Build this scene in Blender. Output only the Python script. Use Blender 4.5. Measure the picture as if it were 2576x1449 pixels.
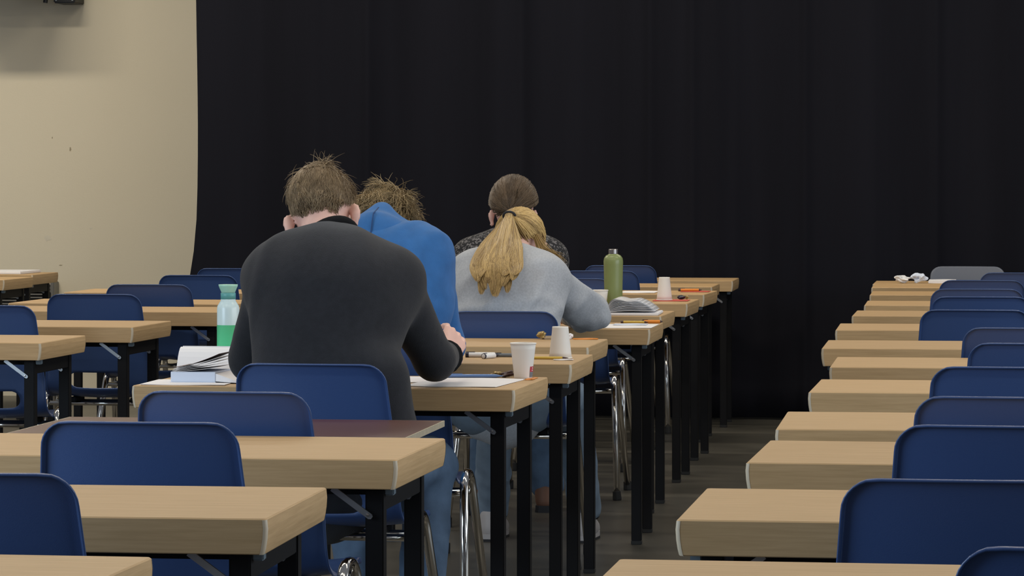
import bpy, bmesh, math, random
import numpy as np
from mathutils import Vector, Matrix

for o in list(bpy.data.objects):
    bpy.data.objects.remove(o)
scene = bpy.context.scene
C = scene.collection
R = math.radians
rng = np.random.default_rng(7)
random.seed(7)

# ------------------------------------------------------------------ camera
cam_data = bpy.data.cameras.new('camera')
cam_data.sensor_width = 36.0
cam_data.lens = 118.8
cam_data.shift_y = -0.1062
cam_data.clip_start = 0.1
cam_data.clip_end = 100
cam = bpy.data.objects.new('camera', cam_data)
cam.location = (0, 0, 1.284)
cam.rotation_euler = (R(90), 0, R(8.445))
C.objects.link(cam)
scene.camera = cam

# ------------------------------------------------------------------ light
world = bpy.data.worlds.new('world')
scene.world = world
world.use_nodes = True
world.node_tree.nodes['Background'].inputs[0].default_value = (0.80, 0.86, 1.0, 1)
world.node_tree.nodes['Background'].inputs[1].default_value = 0.20

def area(name, loc, rot, sx, sy, power, col):
    l = bpy.data.lights.new(name, 'AREA')
    l.shape = 'RECTANGLE'
    l.size, l.size_y = sx, sy
    l.energy = power
    l.color = col
    o = bpy.data.objects.new(name, l)
    o.location = loc
    o.rotation_euler = rot
    C.objects.link(o)
    return o

for X in (-6.0, -2.6, 0.8):
    for Y, W in ((5.5, 29), (9.0, 37), (12.5, 35), (16.3, 108 if X < -5 else 58)):
        area('ceiling_lamp', (X, Y, 4.3), (0, 0, 0), 2.4, 0.35, W, (1.0, 0.90, 0.74))
area('window_daylight', (5.5, 7.0, 2.2), (0, R(90), 0), 2.4, 9.0, 300, (0.80, 0.90, 1.0))
area('window_daylight_left', (-5.6, 3.4, 2.0), (0, R(-90), R(18)), 2.2, 4.0, 215, (0.66, 0.83, 1.0))

scene.view_settings.view_transform = 'Standard'
scene.view_settings.look = 'None'
scene.view_settings.gamma = 1.0
scene.view_settings.use_curve_mapping = False
scene.view_settings.exposure = 0.0

# ------------------------------------------------------------------ materials
def new_mat(name):
    m = bpy.data.materials.new(name)
    m.use_nodes = True
    nt = m.node_tree
    return m, nt, nt.nodes['Principled BSDF']

def L(nt, a, b):
    nt.links.new(a, b)

def mat(name, col, rough=0.5, metal=0.0, var=0.0, scale=40.0, bump=0.0, bscale=200.0, stretch=(1, 1, 1), spec=0.5, sheen=0.0):
    m, nt, b = new_mat(name)
    b.inputs['Base Color'].default_value = (*col, 1)
    b.inputs['Roughness'].default_value = rough
    b.inputs['Metallic'].default_value = metal
    b.inputs['Specular IOR Level'].default_value = spec
    if sheen:
        b.inputs['Sheen Weight'].default_value = sheen
        b.inputs['Sheen Roughness'].default_value = 0.6
    tc = nt.nodes.new('ShaderNodeTexCoord')
    mp = nt.nodes.new('ShaderNodeMapping')
    mp.inputs['Scale'].default_value = stretch
    L(nt, tc.outputs['Object'], mp.inputs['Vector'])
    if var:
        n = nt.nodes.new('ShaderNodeTexNoise')
        n.inputs['Scale'].default_value = scale
        n.inputs['Detail'].default_value = 5
        L(nt, mp.outputs[0], n.inputs['Vector'])
        r = nt.nodes.new('ShaderNodeValToRGB')
        r.color_ramp.elements[0].position = 0.3
        r.color_ramp.elements[1].position = 0.7
        r.color_ramp.elements[0].color = tuple(c * (1 - var) for c in col) + (1,)
        r.color_ramp.elements[1].color = tuple(min(1, c * (1 + var)) for c in col) + (1,)
        L(nt, n.outputs['Fac'], r.inputs['Fac'])
        L(nt, r.outputs['Color'], b.inputs['Base Color'])
    if bump:
        n2 = nt.nodes.new('ShaderNodeTexNoise')
        n2.inputs['Scale'].default_value = bscale
        n2.inputs['Detail'].default_value = 3
        L(nt, mp.outputs[0], n2.inputs['Vector'])
        bp = nt.nodes.new('ShaderNodeBump')
        bp.inputs['Strength'].default_value = bump
        bp.inputs['Distance'].default_value = 0.002
        L(nt, n2.outputs['Fac'], bp.inputs['Height'])
        L(nt, bp.outputs['Normal'], b.inputs['Normal'])
    return m

def wood_mat(name, ca, cb, rough=0.55):
    m, nt, b = new_mat(name)
    tc = nt.nodes.new('ShaderNodeTexCoord')
    oi = nt.nodes.new('ShaderNodeObjectInfo')
    ad = nt.nodes.new('ShaderNodeVectorMath')
    ad.operation = 'ADD'
    cm = nt.nodes.new('ShaderNodeMath')
    cm.operation = 'MULTIPLY'
    cm.inputs[1].default_value = 13.0
    L(nt, oi.outputs['Random'], cm.inputs[0])
    L(nt, tc.outputs['Object'], ad.inputs[0])
    L(nt, cm.outputs[0], ad.inputs[1])
    mp = nt.nodes.new('ShaderNodeMapping')
    mp.inputs['Scale'].default_value = (1.8, 44, 44)
    sx_ = nt.nodes.new('ShaderNodeSeparateXYZ')
    L(nt, ad.outputs[0], sx_.inputs[0])
    cx2 = nt.nodes.new('ShaderNodeCombineXYZ')
    L(nt, sx_.outputs[1], cx2.inputs[0])
    L(nt, sx_.outputs[0], cx2.inputs[1])
    L(nt, sx_.outputs[2], cx2.inputs[2])
    sn = nt.nodes.new('ShaderNodeSeparateXYZ')
    L(nt, tc.outputs['Normal'], sn.inputs[0])
    ab = nt.nodes.new('ShaderNodeMath')
    ab.operation = 'ABSOLUTE'
    L(nt, sn.outputs[0], ab.inputs[0])
    gt = nt.nodes.new('ShaderNodeMath')
    gt.operation = 'GREATER_THAN'
    gt.inputs[1].default_value = 0.6
    L(nt, ab.outputs[0], gt.inputs[0])
    mv = nt.nodes.new('ShaderNodeMix')
    mv.data_type = 'VECTOR'
    L(nt, gt.outputs[0], mv.inputs['Factor'])
    L(nt, ad.outputs[0], mv.inputs[4])
    L(nt, cx2.outputs[0], mv.inputs[5])
    L(nt, mv.outputs[1], mp.inputs['Vector'])
    n = nt.nodes.new('ShaderNodeTexNoise')
    n.inputs['Scale'].default_value = 4.0
    n.inputs['Detail'].default_value = 8
    n.inputs['Roughness'].default_value = 0.62
    L(nt, mp.outputs[0], n.inputs['Vector'])
    r = nt.nodes.new('ShaderNodeValToRGB')
    r.color_ramp.elements[0].position = 0.36
    r.color_ramp.elements[1].position = 0.62
    r.color_ramp.elements[0].color = (*ca, 1)
    r.color_ramp.elements[1].color = (*cb, 1)
    L(nt, n.outputs['Fac'], r.inputs['Fac'])
    hs = nt.nodes.new('ShaderNodeHueSaturation')
    mr = nt.nodes.new('ShaderNodeMapRange')
    mr.inputs[3].default_value = 0.93
    mr.inputs[4].default_value = 1.05
    L(nt, oi.outputs['Random'], mr.inputs[0])
    L(nt, mr.outputs[0], hs.inputs['Value'])
    L(nt, r.outputs['Color'], hs.inputs['Color'])
    L(nt, hs.outputs['Color'], b.inputs['Base Color'])
    b.inputs['Roughness'].default_value = rough
    b.inputs['Specular IOR Level'].default_value = 0.28
    return m

M = {}
M['wood'] = wood_mat('beech_laminate', (0.455, 0.298, 0.145), (0.530, 0.352, 0.180))
M['maroon'] = mat('maroon_laminate', (0.105, 0.036, 0.026), 0.28, var=0.12, scale=3)
M['edge_light'] = mat('light_edge_band', (0.42, 0.36, 0.26), 0.5, var=0.1)
M['corner'] = mat('pale_corner_band', (0.56, 0.47, 0.34), 0.4)
M['black_metal'] = mat('black_powder_coat', (0.006, 0.006, 0.007), 0.6, spec=0.2)
M['zinc'] = mat('zinc_steel', (0.36, 0.37, 0.38), 0.38, metal=0.9)
M['grey_plastic'] = mat('grey_blue_plastic', (0.13, 0.17, 0.20), 0.5)
M['chrome'] = mat('chrome', (0.66, 0.63, 0.58), 0.10, metal=1.0)
M['rubber'] = mat('black_rubber', (0.012, 0.012, 0.012), 0.7)
M['blue'] = mat('blue_plastic', (0.034, 0.070, 0.190), 0.35, spec=0.40, bump=0.12, bscale=500)
M['greychair'] = mat('grey_plastic_shell', (0.11, 0.125, 0.16), 0.4, bump=0.12, bscale=500)
M['paper'] = mat('white_paper', (0.80, 0.79, 0.80), 0.8)
M['bluish_paper'] = mat('bluish_paper', (0.66, 0.73, 0.86), 0.8)
M['cup'] = mat('paper_cup', (0.80, 0.76, 0.70), 0.6)
M['green'] = mat('mint_green_plastic', (0.10, 0.62, 0.29), 0.35)
M['clearwhite'] = mat('milky_plastic', (0.66, 0.80, 0.79), 0.25)
M['mint'] = mat('mint_cap', (0.36, 0.64, 0.50), 0.4)
M['olive'] = mat('olive_green_enamel', (0.24, 0.29, 0.11), 0.32)
M['steel'] = mat('brushed_steel', (0.45, 0.42, 0.40), 0.3, metal=1.0)
M['red'] = mat('red_print', (0.48, 0.03, 0.05), 0.6)
M['greyprint'] = mat('grey_print', (0.16, 0.18, 0.20), 0.6)
M['orange'] = mat('orange_plastic', (0.75, 0.26, 0.03), 0.45)
M['redpink'] = mat('coral_red_card', (0.60, 0.10, 0.07), 0.6)
M['yellow'] = mat('yellow_lacquer', (0.62, 0.42, 0.07), 0.4)
M['teal'] = mat('teal_plastic', (0.12, 0.38, 0.36), 0.4)
M['penblue'] = mat('clear_blue_plastic', (0.13, 0.24, 0.50), 0.25)
M['pendark'] = mat('dark_plastic', (0.014, 0.016, 0.035), 0.35)
M['white'] = mat('white_plastic', (0.78, 0.78, 0.78), 0.35)
M['gold'] = mat('gold_foil', (0.42, 0.30, 0.12), 0.4, metal=0.5)
M['tan'] = mat('tan_card', (0.40, 0.29, 0.17), 0.6)
M['brownbits'] = mat('dark_brown', (0.07, 0.035, 0.03), 0.5)
M['skin'] = mat('skin', (0.74, 0.45, 0.37), 0.5, var=0.06, scale=30)
M['eye'] = mat('eye_white', (0.7, 0.7, 0.68), 0.3)
M['black_knit'] = mat('charcoal_knit', (0.0175, 0.0185, 0.023), 0.9, var=0.12, scale=60, bump=0.4, bscale=420, spec=0.15, sheen=0.12)
M['black_rib'] = mat('black_rib_knit', (0.013, 0.013, 0.014), 0.95, bump=0.5, bscale=500, spec=0.1)
M['hoodie'] = mat('blue_fleece', (0.026, 0.125, 0.34), 0.85, var=0.08, scale=30, bump=0.3, bscale=420, spec=0.15, sheen=0.12)
M['hoodie_seam'] = mat('dark_blue_seam', (0.012, 0.05, 0.15), 0.9)
M['grey_knit'] = mat('heather_grey_fleece', (0.41, 0.425, 0.45), 0.9, var=0.10, scale=150, bump=0.35, bscale=420, spec=0.15, sheen=0.1)
M['denim'] = mat('blue_denim', (0.10, 0.155, 0.24), 0.85, var=0.22, scale=14, bump=0.3, bscale=500, spec=0.15)
M['pale_denim'] = mat('pale_denim', (0.19, 0.25, 0.32), 0.85, var=0.15, scale=14, bump=0.3, bscale=500, spec=0.15)
M['shoe_white'] = mat('white_leather', (0.40, 0.38, 0.38), 0.5)
M['shoe_black'] = mat('black_suede', (0.015, 0.015, 0.018), 0.7)
M['shoe_brown'] = mat('brown_leather', (0.16, 0.075, 0.045), 0.6)
M['curtain'] = mat('black_velvet', (0.0104, 0.0106, 0.0146), 0.95, var=0.15, scale=1.2, stretch=(3, 3, 0.2), spec=0.05)
M['speaker'] = mat('black_speaker', (0.012, 0.012, 0.014), 0.5)
M['radiator'] = mat('grey_radiator', (0.17, 0.165, 0.15), 0.4)

# tweed: woven black and light threads
m, nt, b = new_mat('dark_tweed')
tc = nt.nodes.new('ShaderNodeTexCoord')
vo = nt.nodes.new('ShaderNodeTexVoronoi')
vo.inputs['Scale'].default_value = 160
r = nt.nodes.new('ShaderNodeValToRGB')
r.color_ramp.elements[0].position = 0.55
r.color_ramp.elements[0].color = (0.012, 0.012, 0.014, 1)
r.color_ramp.elements[1].position = 0.8
r.color_ramp.elements[1].color = (0.16, 0.15, 0.15, 1)
L(nt, tc.outputs['Object'], vo.inputs['Vector'])
L(nt, vo.outputs['Color'], r.inputs['Fac'])
L(nt, r.outputs['Color'], b.inputs['Base Color'])
b.inputs['Roughness'].default_value = 0.95
M['tweed'] = m

# floor: dark worn concrete with a dull polish
m, nt, b = new_mat('dark_concrete')
tc = nt.nodes.new('ShaderNodeTexCoord')
n1 = nt.nodes.new('ShaderNodeTexNoise')
n1.inputs['Scale'].default_value = 2.2
n1.inputs['Detail'].default_value = 9
r = nt.nodes.new('ShaderNodeValToRGB')
r.color_ramp.elements[0].position = 0.3
r.color_ramp.elements[0].color = (0.050, 0.047, 0.038, 1)
r.color_ramp.elements[1].position = 0.72
r.color_ramp.elements[1].color = (0.095, 0.088, 0.072, 1)
L(nt, tc.outputs['Object'], n1.inputs['Vector'])
L(nt, n1.outputs['Fac'], r.inputs['Fac'])
n2 = nt.nodes.new('ShaderNodeTexNoise')
n2.inputs['Scale'].default_value = 60
n2.inputs['Detail'].default_value = 2
r2 = nt.nodes.new('ShaderNodeValToRGB')
r2.color_ramp.elements[0].position = 0.70
r2.color_ramp.elements[0].color = (0, 0, 0, 1)
r2.color_ramp.elements[1].position = 0.78
r2.color_ramp.elements[1].color = (1, 1, 1, 1)
L(nt, tc.outputs['Object'], n2.inputs['Vector'])
L(nt, n2.outputs['Fac'], r2.inputs['Fac'])
mx = nt.nodes.new('ShaderNodeMixRGB')
mx.inputs[2].default_value = (0.11, 0.105, 0.095, 1)
L(nt, r2.outputs['Color'], mx.inputs[0])
L(nt, r.outputs['Color'], mx.inputs[1])
L(nt, mx.outputs[0], b.inputs['Base Color'])
b.inputs['Roughness'].default_value = 0.34
M['floor'] = m

# wall: cream paint with a few scuffs and a rubbed pale patch
m, nt, b = new_mat('cream_paint')
tc = nt.nodes.new('ShaderNodeTexCoord')
n1 = nt.nodes.new('ShaderNodeTexNoise')
n1.inputs['Scale'].default_value = 1.3
n1.inputs['Detail'].default_value = 6
r = nt.nodes.new('ShaderNodeValToRGB')
r.color_ramp.elements[0].color = (0.74, 0.665, 0.50, 1)
r.color_ramp.elements[1].color = (0.79, 0.715, 0.55, 1)
L(nt, tc.outputs['Object'], n1.inputs['Vector'])
L(nt, n1.outputs['Fac'], r.inputs['Fac'])
L(nt, r.outputs['Color'], b.inputs['Base Color'])
b.inputs['Roughness'].default_value = 0.75
n2 = nt.nodes.new('ShaderNodeTexNoise')
n2.inputs['Scale'].default_value = 120
bp = nt.nodes.new('ShaderNodeBump')
bp.inputs['Strength'].default_value = 0.15
bp.inputs['Distance'].default_value = 0.002
L(nt, tc.outputs['Object'], n2.inputs['Vector'])
L(nt, n2.outputs['Fac'], bp.inputs['Height'])
L(nt, bp.outputs['Normal'], b.inputs['Normal'])
M['wall'] = m
M['wall_pale'] = mat('bare_plaster', (0.72, 0.66, 0.52), 0.85)
M['wall_scuff'] = mat('scuffed_paint', (0.40, 0.34, 0.23), 0.85)

# printed page
m, nt, b = new_mat('printed_page')
tc = nt.nodes.new('ShaderNodeTexCoord')
mp = nt.nodes.new('ShaderNodeMapping')
mp.inputs['Scale'].default_value = (1, 1, 1)
wv = nt.nodes.new('ShaderNodeTexWave')
wv.wave_type = 'BANDS'
wv.bands_direction = 'Y'
wv.inputs['Scale'].default_value = 38
n1 = nt.nodes.new('ShaderNodeTexNoise')
n1.inputs['Scale'].default_value = 26
L(nt, tc.outputs['Object'], wv.inputs['Vector'])
L(nt, tc.outputs['Object'], n1.inputs['Vector'])
mm = nt.nodes.new('ShaderNodeMath')
mm.operation = 'MULTIPLY'
L(nt, wv.outputs['Fac'], mm.inputs[0])
L(nt, n1.outputs['Fac'], mm.inputs[1])
r = nt.nodes.new('ShaderNodeValToRGB')
r.color_ramp.elements[0].position = 0.34
r.color_ramp.elements[0].color = (0.66, 0.65, 0.65, 1)
r.color_ramp.elements[1].position = 0.50
r.color_ramp.elements[1].color = (0.30, 0.30, 0.32, 1)
L(nt, mm.outputs[0], r.inputs['Fac'])
L(nt, r.outputs['Color'], b.inputs['Base Color'])
b.inputs['Roughness'].default_value = 0.6
M['print'] = m

def hair_mat(name, dark, light):
    m, nt, b = new_mat(name)
    at = nt.nodes.new('ShaderNodeAttribute')
    at.attribute_name = 'tone'
    r = nt.nodes.new('ShaderNodeValToRGB')
    r.color_ramp.elements[0].color = (*dark, 1)
    r.color_ramp.elements[1].color = (*light, 1)
    L(nt, at.outputs['Fac'], r.inputs['Fac'])
    L(nt, r.outputs['Color'], b.inputs['Base Color'])
    b.inputs['Roughness'].default_value = 0.45
    b.inputs['Specular IOR Level'].default_value = 0.35
    return m
M['hair_brown'] = hair_mat('sandy_brown_hair', (0.085, 0.055, 0.030), (0.36, 0.255, 0.145))
M['hair_blond_dark'] = hair_mat('dark_blond_hair', (0.10, 0.068, 0.032), (0.42, 0.30, 0.15))
M['hair_blonde'] = hair_mat('blonde_hair', (0.22, 0.135, 0.05), (0.68, 0.47, 0.19))
M['hair_dark'] = hair_mat('brown_hair', (0.040, 0.025, 0.014), (0.15, 0.10, 0.058))
M['hair_cap1'] = mat('sandy_hair_mass', (0.14, 0.098, 0.056), 0.7, var=0.3, scale=60)
M['hair_cap2'] = mat('dark_blond_hair_mass', (0.17, 0.12, 0.062), 0.7, var=0.3, scale=60)
M['hair_cap3'] = mat('blonde_hair_mass', (0.33, 0.22, 0.09), 0.7, var=0.25, scale=60)
M['hair_cap4'] = mat('brown_hair_mass', (0.07, 0.045, 0.026), 0.7, var=0.25, scale=60)

# ------------------------------------------------------------------ helpers
def mesh_data(name, verts, faces, material=None, smooth=False):
    me = bpy.data.meshes.new(name)
    me.from_pydata([tuple(map(float, v)) for v in verts], [], [tuple(map(int, f)) for f in faces])
    me.update()
    if material is not None:
        me.materials.append(M[material] if isinstance(material, str) else material)
    if smooth:
        me.polygons.foreach_set('use_smooth', [True] * len(me.polygons))
    return me

def link(name, me, parent=None, loc=None, rot=None):
    o = bpy.data.objects.new(name, me)
    C.objects.link(o)
    if parent is not None:
        o.parent = parent
    if loc is not None:
        o.location = loc
    if rot is not None:
        o.rotation_euler = rot
    return o

def obj(name, verts, faces, material, parent=None, smooth=False, loc=None, rot=None):
    return link(name, mesh_data(name, verts, faces, material, smooth), parent, loc, rot)

def tag(o, label, cat, group=None):
    o['label'] = label
    o['category'] = cat
    if group:
        o['group'] = group
    return o

def thing(name, label, cat, loc=(0, 0, 0), rz=0.0, group=None):
    o = bpy.data.objects.new(name, None)
    o.empty_display_size = 0.1
    C.objects.link(o)
    o.location = loc
    o.rotation_euler = (0, 0, rz)
    return tag(o, label, cat, group)

def struct(o):
    o['kind'] = 'structure'
    return o

def dup(root, loc, rz, label, group=None):
    r_ = root.copy()
    C.objects.link(r_)
    r_.location = loc
    r_.rotation_euler = (0, 0, rz)
    r_['label'] = label
    if group:
        r_['group'] = group
    for ch in list(root.children):
        c = ch.copy()
        C.objects.link(c)
        c.parent = r_
        for g in list(ch.children):
            d = g.copy()
            C.objects.link(d)
            d.parent = c
    return r_

def box(x0, x1, y0, y1, z0, z1):
    v = [(x0, y0, z0), (x1, y0, z0), (x1, y1, z0), (x0, y1, z0), (x0, y0, z1), (x1, y0, z1), (x1, y1, z1), (x0, y1, z1)]
    f = [(0, 3, 2, 1), (4, 5, 6, 7), (0, 1, 5, 4), (1, 2, 6, 5), (2, 3, 7, 6), (3, 0, 4, 7)]
    return v, f

def bevel_box(x0, x1, y0, y1, z0, z1, b=0.002, seg=2):
    bm = bmesh.new()
    v, f = box(x0, x1, y0, y1, z0, z1)
    vs = [bm.verts.new(p) for p in v]
    for q in f:
        bm.faces.new([vs[i] for i in q])
    bmesh.ops.bevel(bm, geom=list(bm.edges), offset=b, segments=seg, affect='EDGES')
    bm.verts.index_update()
    vv = [tuple(p.co) for p in bm.verts]
    ff = [tuple(p.index for p in q.verts) for q in bm.faces]
    bm.free()
    return vv, ff

def merge(*parts):
    V, F = [], []
    for v, f in parts:
        o = len(V)
        V += list(v)
        F += [tuple(i + o for i in q) for q in f]
    return V, F

def tube(pts, rad, n=10, closed=False, caps=True):
    pts = [Vector(p) for p in pts]
    N = len(pts)
    rr = rad if isinstance(rad, (list, tuple)) else [rad] * N
    V, F = [], []
    up = None
    for i, p in enumerate(pts):
        if closed:
            t = (pts[(i + 1) % N] - pts[i - 1]).normalized()
        else:
            t = (pts[min(i + 1, N - 1)] - pts[max(i - 1, 0)]).normalized()
        if up is None:
            a = Vector((0, 0, 1)) if abs(t.z) < 0.9 else Vector((1, 0, 0))
            up = (a - t * a.dot(t)).normalized()
        else:
            up = (up - t * up.dot(t)).normalized()
        s = t.cross(up)
        for k in range(n):
            a = 2 * math.pi * k / n
            V.append(p + (up * math.cos(a) + s * math.sin(a)) * rr[i])
    M_ = N if closed else N - 1
    for i in range(M_):
        j = (i + 1) % N
        for k in range(n):
            F.append((i * n + k, i * n + (k + 1) % n, j * n + (k + 1) % n, j * n + k))
    if caps and not closed:
        F.append(tuple(range(n))[::-1])
        F.append(tuple((N - 1) * n + k for k in range(n)))
    return [tuple(v) for v in V], F

def fillet(pts, r, seg=6):
    pts = [Vector(p) for p in pts]
    out = [pts[0]]
    for i in range(1, len(pts) - 1):
        a, b_, c = pts[i - 1], pts[i], pts[i + 1]
        d1, d2 = (a - b_), (c - b_)
        l = min(r, d1.length * 0.48, d2.length * 0.48)
        p, q = b_ + d1.normalized() * l, b_ + d2.normalized() * l
        for k in range(seg + 1):
            t = k / seg
            out.append((1 - t) ** 2 * p + 2 * t * (1 - t) * b_ + t * t * q)
    out.append(pts[-1])
    return out

def lathe(prof, n=28, caps=False):
    V, F = [], []
    for (r_, z) in prof:
        for k in range(n):
            a = 2 * math.pi * k / n
            V.append((r_ * math.cos(a), r_ * math.sin(a), z))
    for i in range(len(prof) - 1):
        for k in range(n):
            F.append((i * n + k, i * n + (k + 1) % n, (i + 1) * n + (k + 1) % n, (i + 1) * n + k))
    if caps:
        F.append(tuple(range(n))[::-1])
        F.append(tuple((len(prof) - 1) * n + k for k in range(n)))
    return V, F

# ------------------------------------------------------------------ setting
v, f = box(-11, 8, -5, 20.5, -0.05, 0.0)
struct(obj('floor', v, f, 'floor'))
WALL_Y = 19.39
v, f = box(-11, 8, WALL_Y, WALL_Y + 0.2, 0.0, 5.0)
wall = struct(obj('wall_back', v, f, 'wall'))
# bare patch and scuffs on the paint (thin flakes of plaster)
def blotch(name, cx_, cz, rx, rz_, material):
    n = 18
    V = [(cx_, WALL_Y - 0.0012, cz)]
    for k in range(n):
        a = 2 * math.pi * k / n
        q = 0.65 + 0.5 * random.random()
        V.append((cx_ + rx * q * math.cos(a), WALL_Y - 0.0006, cz + rz_ * q * math.sin(a)))
    F = [(0, (k + 1) % n + 1, k + 1) for k in range(n)]
    obj(name, V, F, material, wall)
blotch('bare_patch', -5.660, 0.936, 0.026, 0.019, 'wall_pale')
blotch('bare_patch', -5.395, 0.995, 0.008, 0.010, 'wall_pale')
blotch('scuff', -5.52, 1.462, 0.006, 0.014, 'wall_scuff')
blotch('scuff', -5.63, 1.53, 0.004, 0.006, 'wall_scuff')
blotch('scuff', -5.58, 0.775, 0.012, 0.004, 'wall_scuff')

# black stage curtain: hanging folds, hem on the floor
def curtain():
    x0, x1 = -4.43, 4.4
    nx, nz = 900, 26
    zs = np.linspace(0.012, 4.4, nz)
    xs = np.linspace(x0, x1, nx)
    ph = np.cumsum(0.6 + 0.9 * rng.random(nx))
    ph = ph / ph[-1]
    big = 0.030 * np.sin(2 * np.pi * 9 * ph) + 0.010 * np.sin(2 * np.pi * 23 * ph + 1.3) + 0.0022 * np.sin(2 * np.pi * 61 * ph)
    seams = [-3.47, -2.62, -1.93, -1.70, -1.10, -0.4, 0.6]
    sharp = np.zeros(nx)
    for s_ in seams:
        sharp -= 0.022 * np.exp(-((xs - s_) / 0.030) ** 2)
    V, F = [], []
    for j, z in enumerate(zs):
        t = z / 4.4
        amp = 0.65 + 0.5 * (1 - t)
        y = 18.06 + big * amp + sharp
        if z < 0.25:
            y = y - 0.05 * (1 - z / 0.25) ** 2
        edge = -0.055 * np.exp(-((z - 0.55) / 0.30) ** 2) - 0.02 * np.sin(z * 3.1) * 0.3
        xx = xs + edge * np.exp(-(xs - x0) / 0.5)
        for i in range(nx):
            V.append((xx[i], y[i], z))
    for j in range(nz - 1):
        for i in range(nx - 1):
            a = j * nx + i
            F.append((a, a + 1, a + nx + 1, a + nx))
    o = obj('stage_curtain', V, F, 'curtain', smooth=True)
    so = o.modifiers.new('thickness', 'SOLIDIFY')
    so.thickness = 0.004
    tag(o, 'black floor-length stage curtain hanging in folds across the back', 'curtain')
curtain()

# loudspeaker bracket high on the wall
sp = thing('wall_speaker', 'black loudspeaker on a bracket high on the cream wall', 'speaker', (-5.50, WALL_Y, 0))
v, f = bevel_box(-0.065, 0.065, -0.20, -0.001, 2.316, 2.62, 0.006)
obj('mount_plate', v, f, 'speaker', sp)
for sx in (-0.048, 0.050):
    v, f = lathe([(0.0, -0.004), (0.006, -0.004), (0.007, 0.0), (0.0, 0.001)], 10)
    v = [(p[0], p[2], p[1]) for p in v]
    obj('bolt', v, f, 'zinc', sp, loc=(sx, -0.202, 2.334))
v, f = tube([(-0.115, -0.20, 2.318), (-0.10, -0.20, 2.42), (0.0, -0.19, 2.50)], 0.014, 8)
obj('strut', v, f, 'speaker', sp)
v, f = bevel_box(-0.62, -0.05, -0.62, -0.10, 2.37, 3.05, 0.015)
obj('cabinet', v, f, 'speaker', sp)
v, f = bevel_box(-0.60, -0.07, -0.635, -0.62, 2.39, 3.03, 0.004)
obj('grille', v, f, 'black_metal', sp)

# slatted radiator low on the wall
rd = thing('radiator', 'grey slatted radiator low on the wall behind the far left table', 'radiator', (-6.35, WALL_Y, 0))
v, f = box(-0.74, 0.74, -0.05, -0.012, 0.22, 0.66)
obj('back_panel', v, f, 'black_metal', rd)
sl = mesh_data('slat', *bevel_box(-0.745, 0.745, -0.10, -0.05, -0.005, 0.005, 0.002), 'radiator')
for k in range(23):
    link('slat', sl, rd, (0, 0, 0.235 + k * 0.0185))
for sx in (-0.75, 0.75):
    v, f = bevel_box(sx - 0.012, sx + 0.012, -0.11, -0.005, 0.20, 0.68, 0.004)
    obj('end_panel', v, f, 'radiator', rd)
v, f = bevel_box(0.70, 0.742, -0.125, -0.1, 0.56, 0.62, 0.004)
obj('valve_box', v, f, 'black_metal', rd)
for sx in (-0.6, 0.6):
    v, f = box(sx - 0.02, sx + 0.02, -0.09, -0.02, 0.0, 0.22)
    obj('leg', v, f, 'black_metal', rd)

# ------------------------------------------------------------------ beech folding tables
TW, TD, TT, TZ = 0.985, 0.535, 0.056, 0.76
def plan(hw, y0, y1, r, seg=4):
    pts = []
    for (cx_, cy, a0) in ((hw - r, y0 + r, -90), (hw - r, y1 - r, 0), (-hw + r, y1 - r, 90), (-hw + r, y0 + r, 180)):
        for k in range(seg + 1):
            a = R(a0 + 90 * k / seg)
            pts.append((cx_ + r * math.cos(a), cy + r * math.sin(a)))
    return pts
LEVELS = [(0.0, 0.0022), (-0.0022, 0.0), (-0.016, -0.0014), (-0.032, -0.0004), (-0.046, 0.0018), (-0.0545, 0.0038), (-0.056, 0.0050)]
def tabletop_mesh():
    V, F = [], []
    n = 20
    for i, (dz, ins) in enumerate(LEVELS):
        e = 0.0022 if i == 0 else (0.0015 if i == len(LEVELS) - 1 else 0.0)
        for (x, y) in plan(TW / 2 - ins, e, TD - e, 0.0065):
            V.append((x, y, TZ + dz))
    m_ = len(LEVELS)
    for i in range(m_ - 1):
        for k in range(n):
            a, b_ = i * n + k, i * n + (k + 1) % n
            F.append((a, a + n, b_ + n, b_))
    F.append(tuple(range(n)))
    F.append(tuple((m_ - 1) * n + k for k in range(n))[::-1])
    return mesh_data('tabletop', V, F, 'wood')
def corner_mesh(c):
    V, F = [], []
    n = 5
    for i, (dz, ins) in enumerate(LEVELS[1:]):
        hw = TW / 2 - ins + 0.0004
        pl = plan(hw, -0.0004, TD + 0.0004, 0.0069)[c * 5:c * 5 + 5]
        for (x, y) in pl:
            V.append((x, y, TZ + dz))
    for i in range(len(LEVELS) - 2):
        for k in range(n - 1):
            a = i * n + k
            F.append((a, a + n, a + n + 1, a + 1))
    return mesh_data('corner_strip', V, F, 'corner', True)

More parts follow.
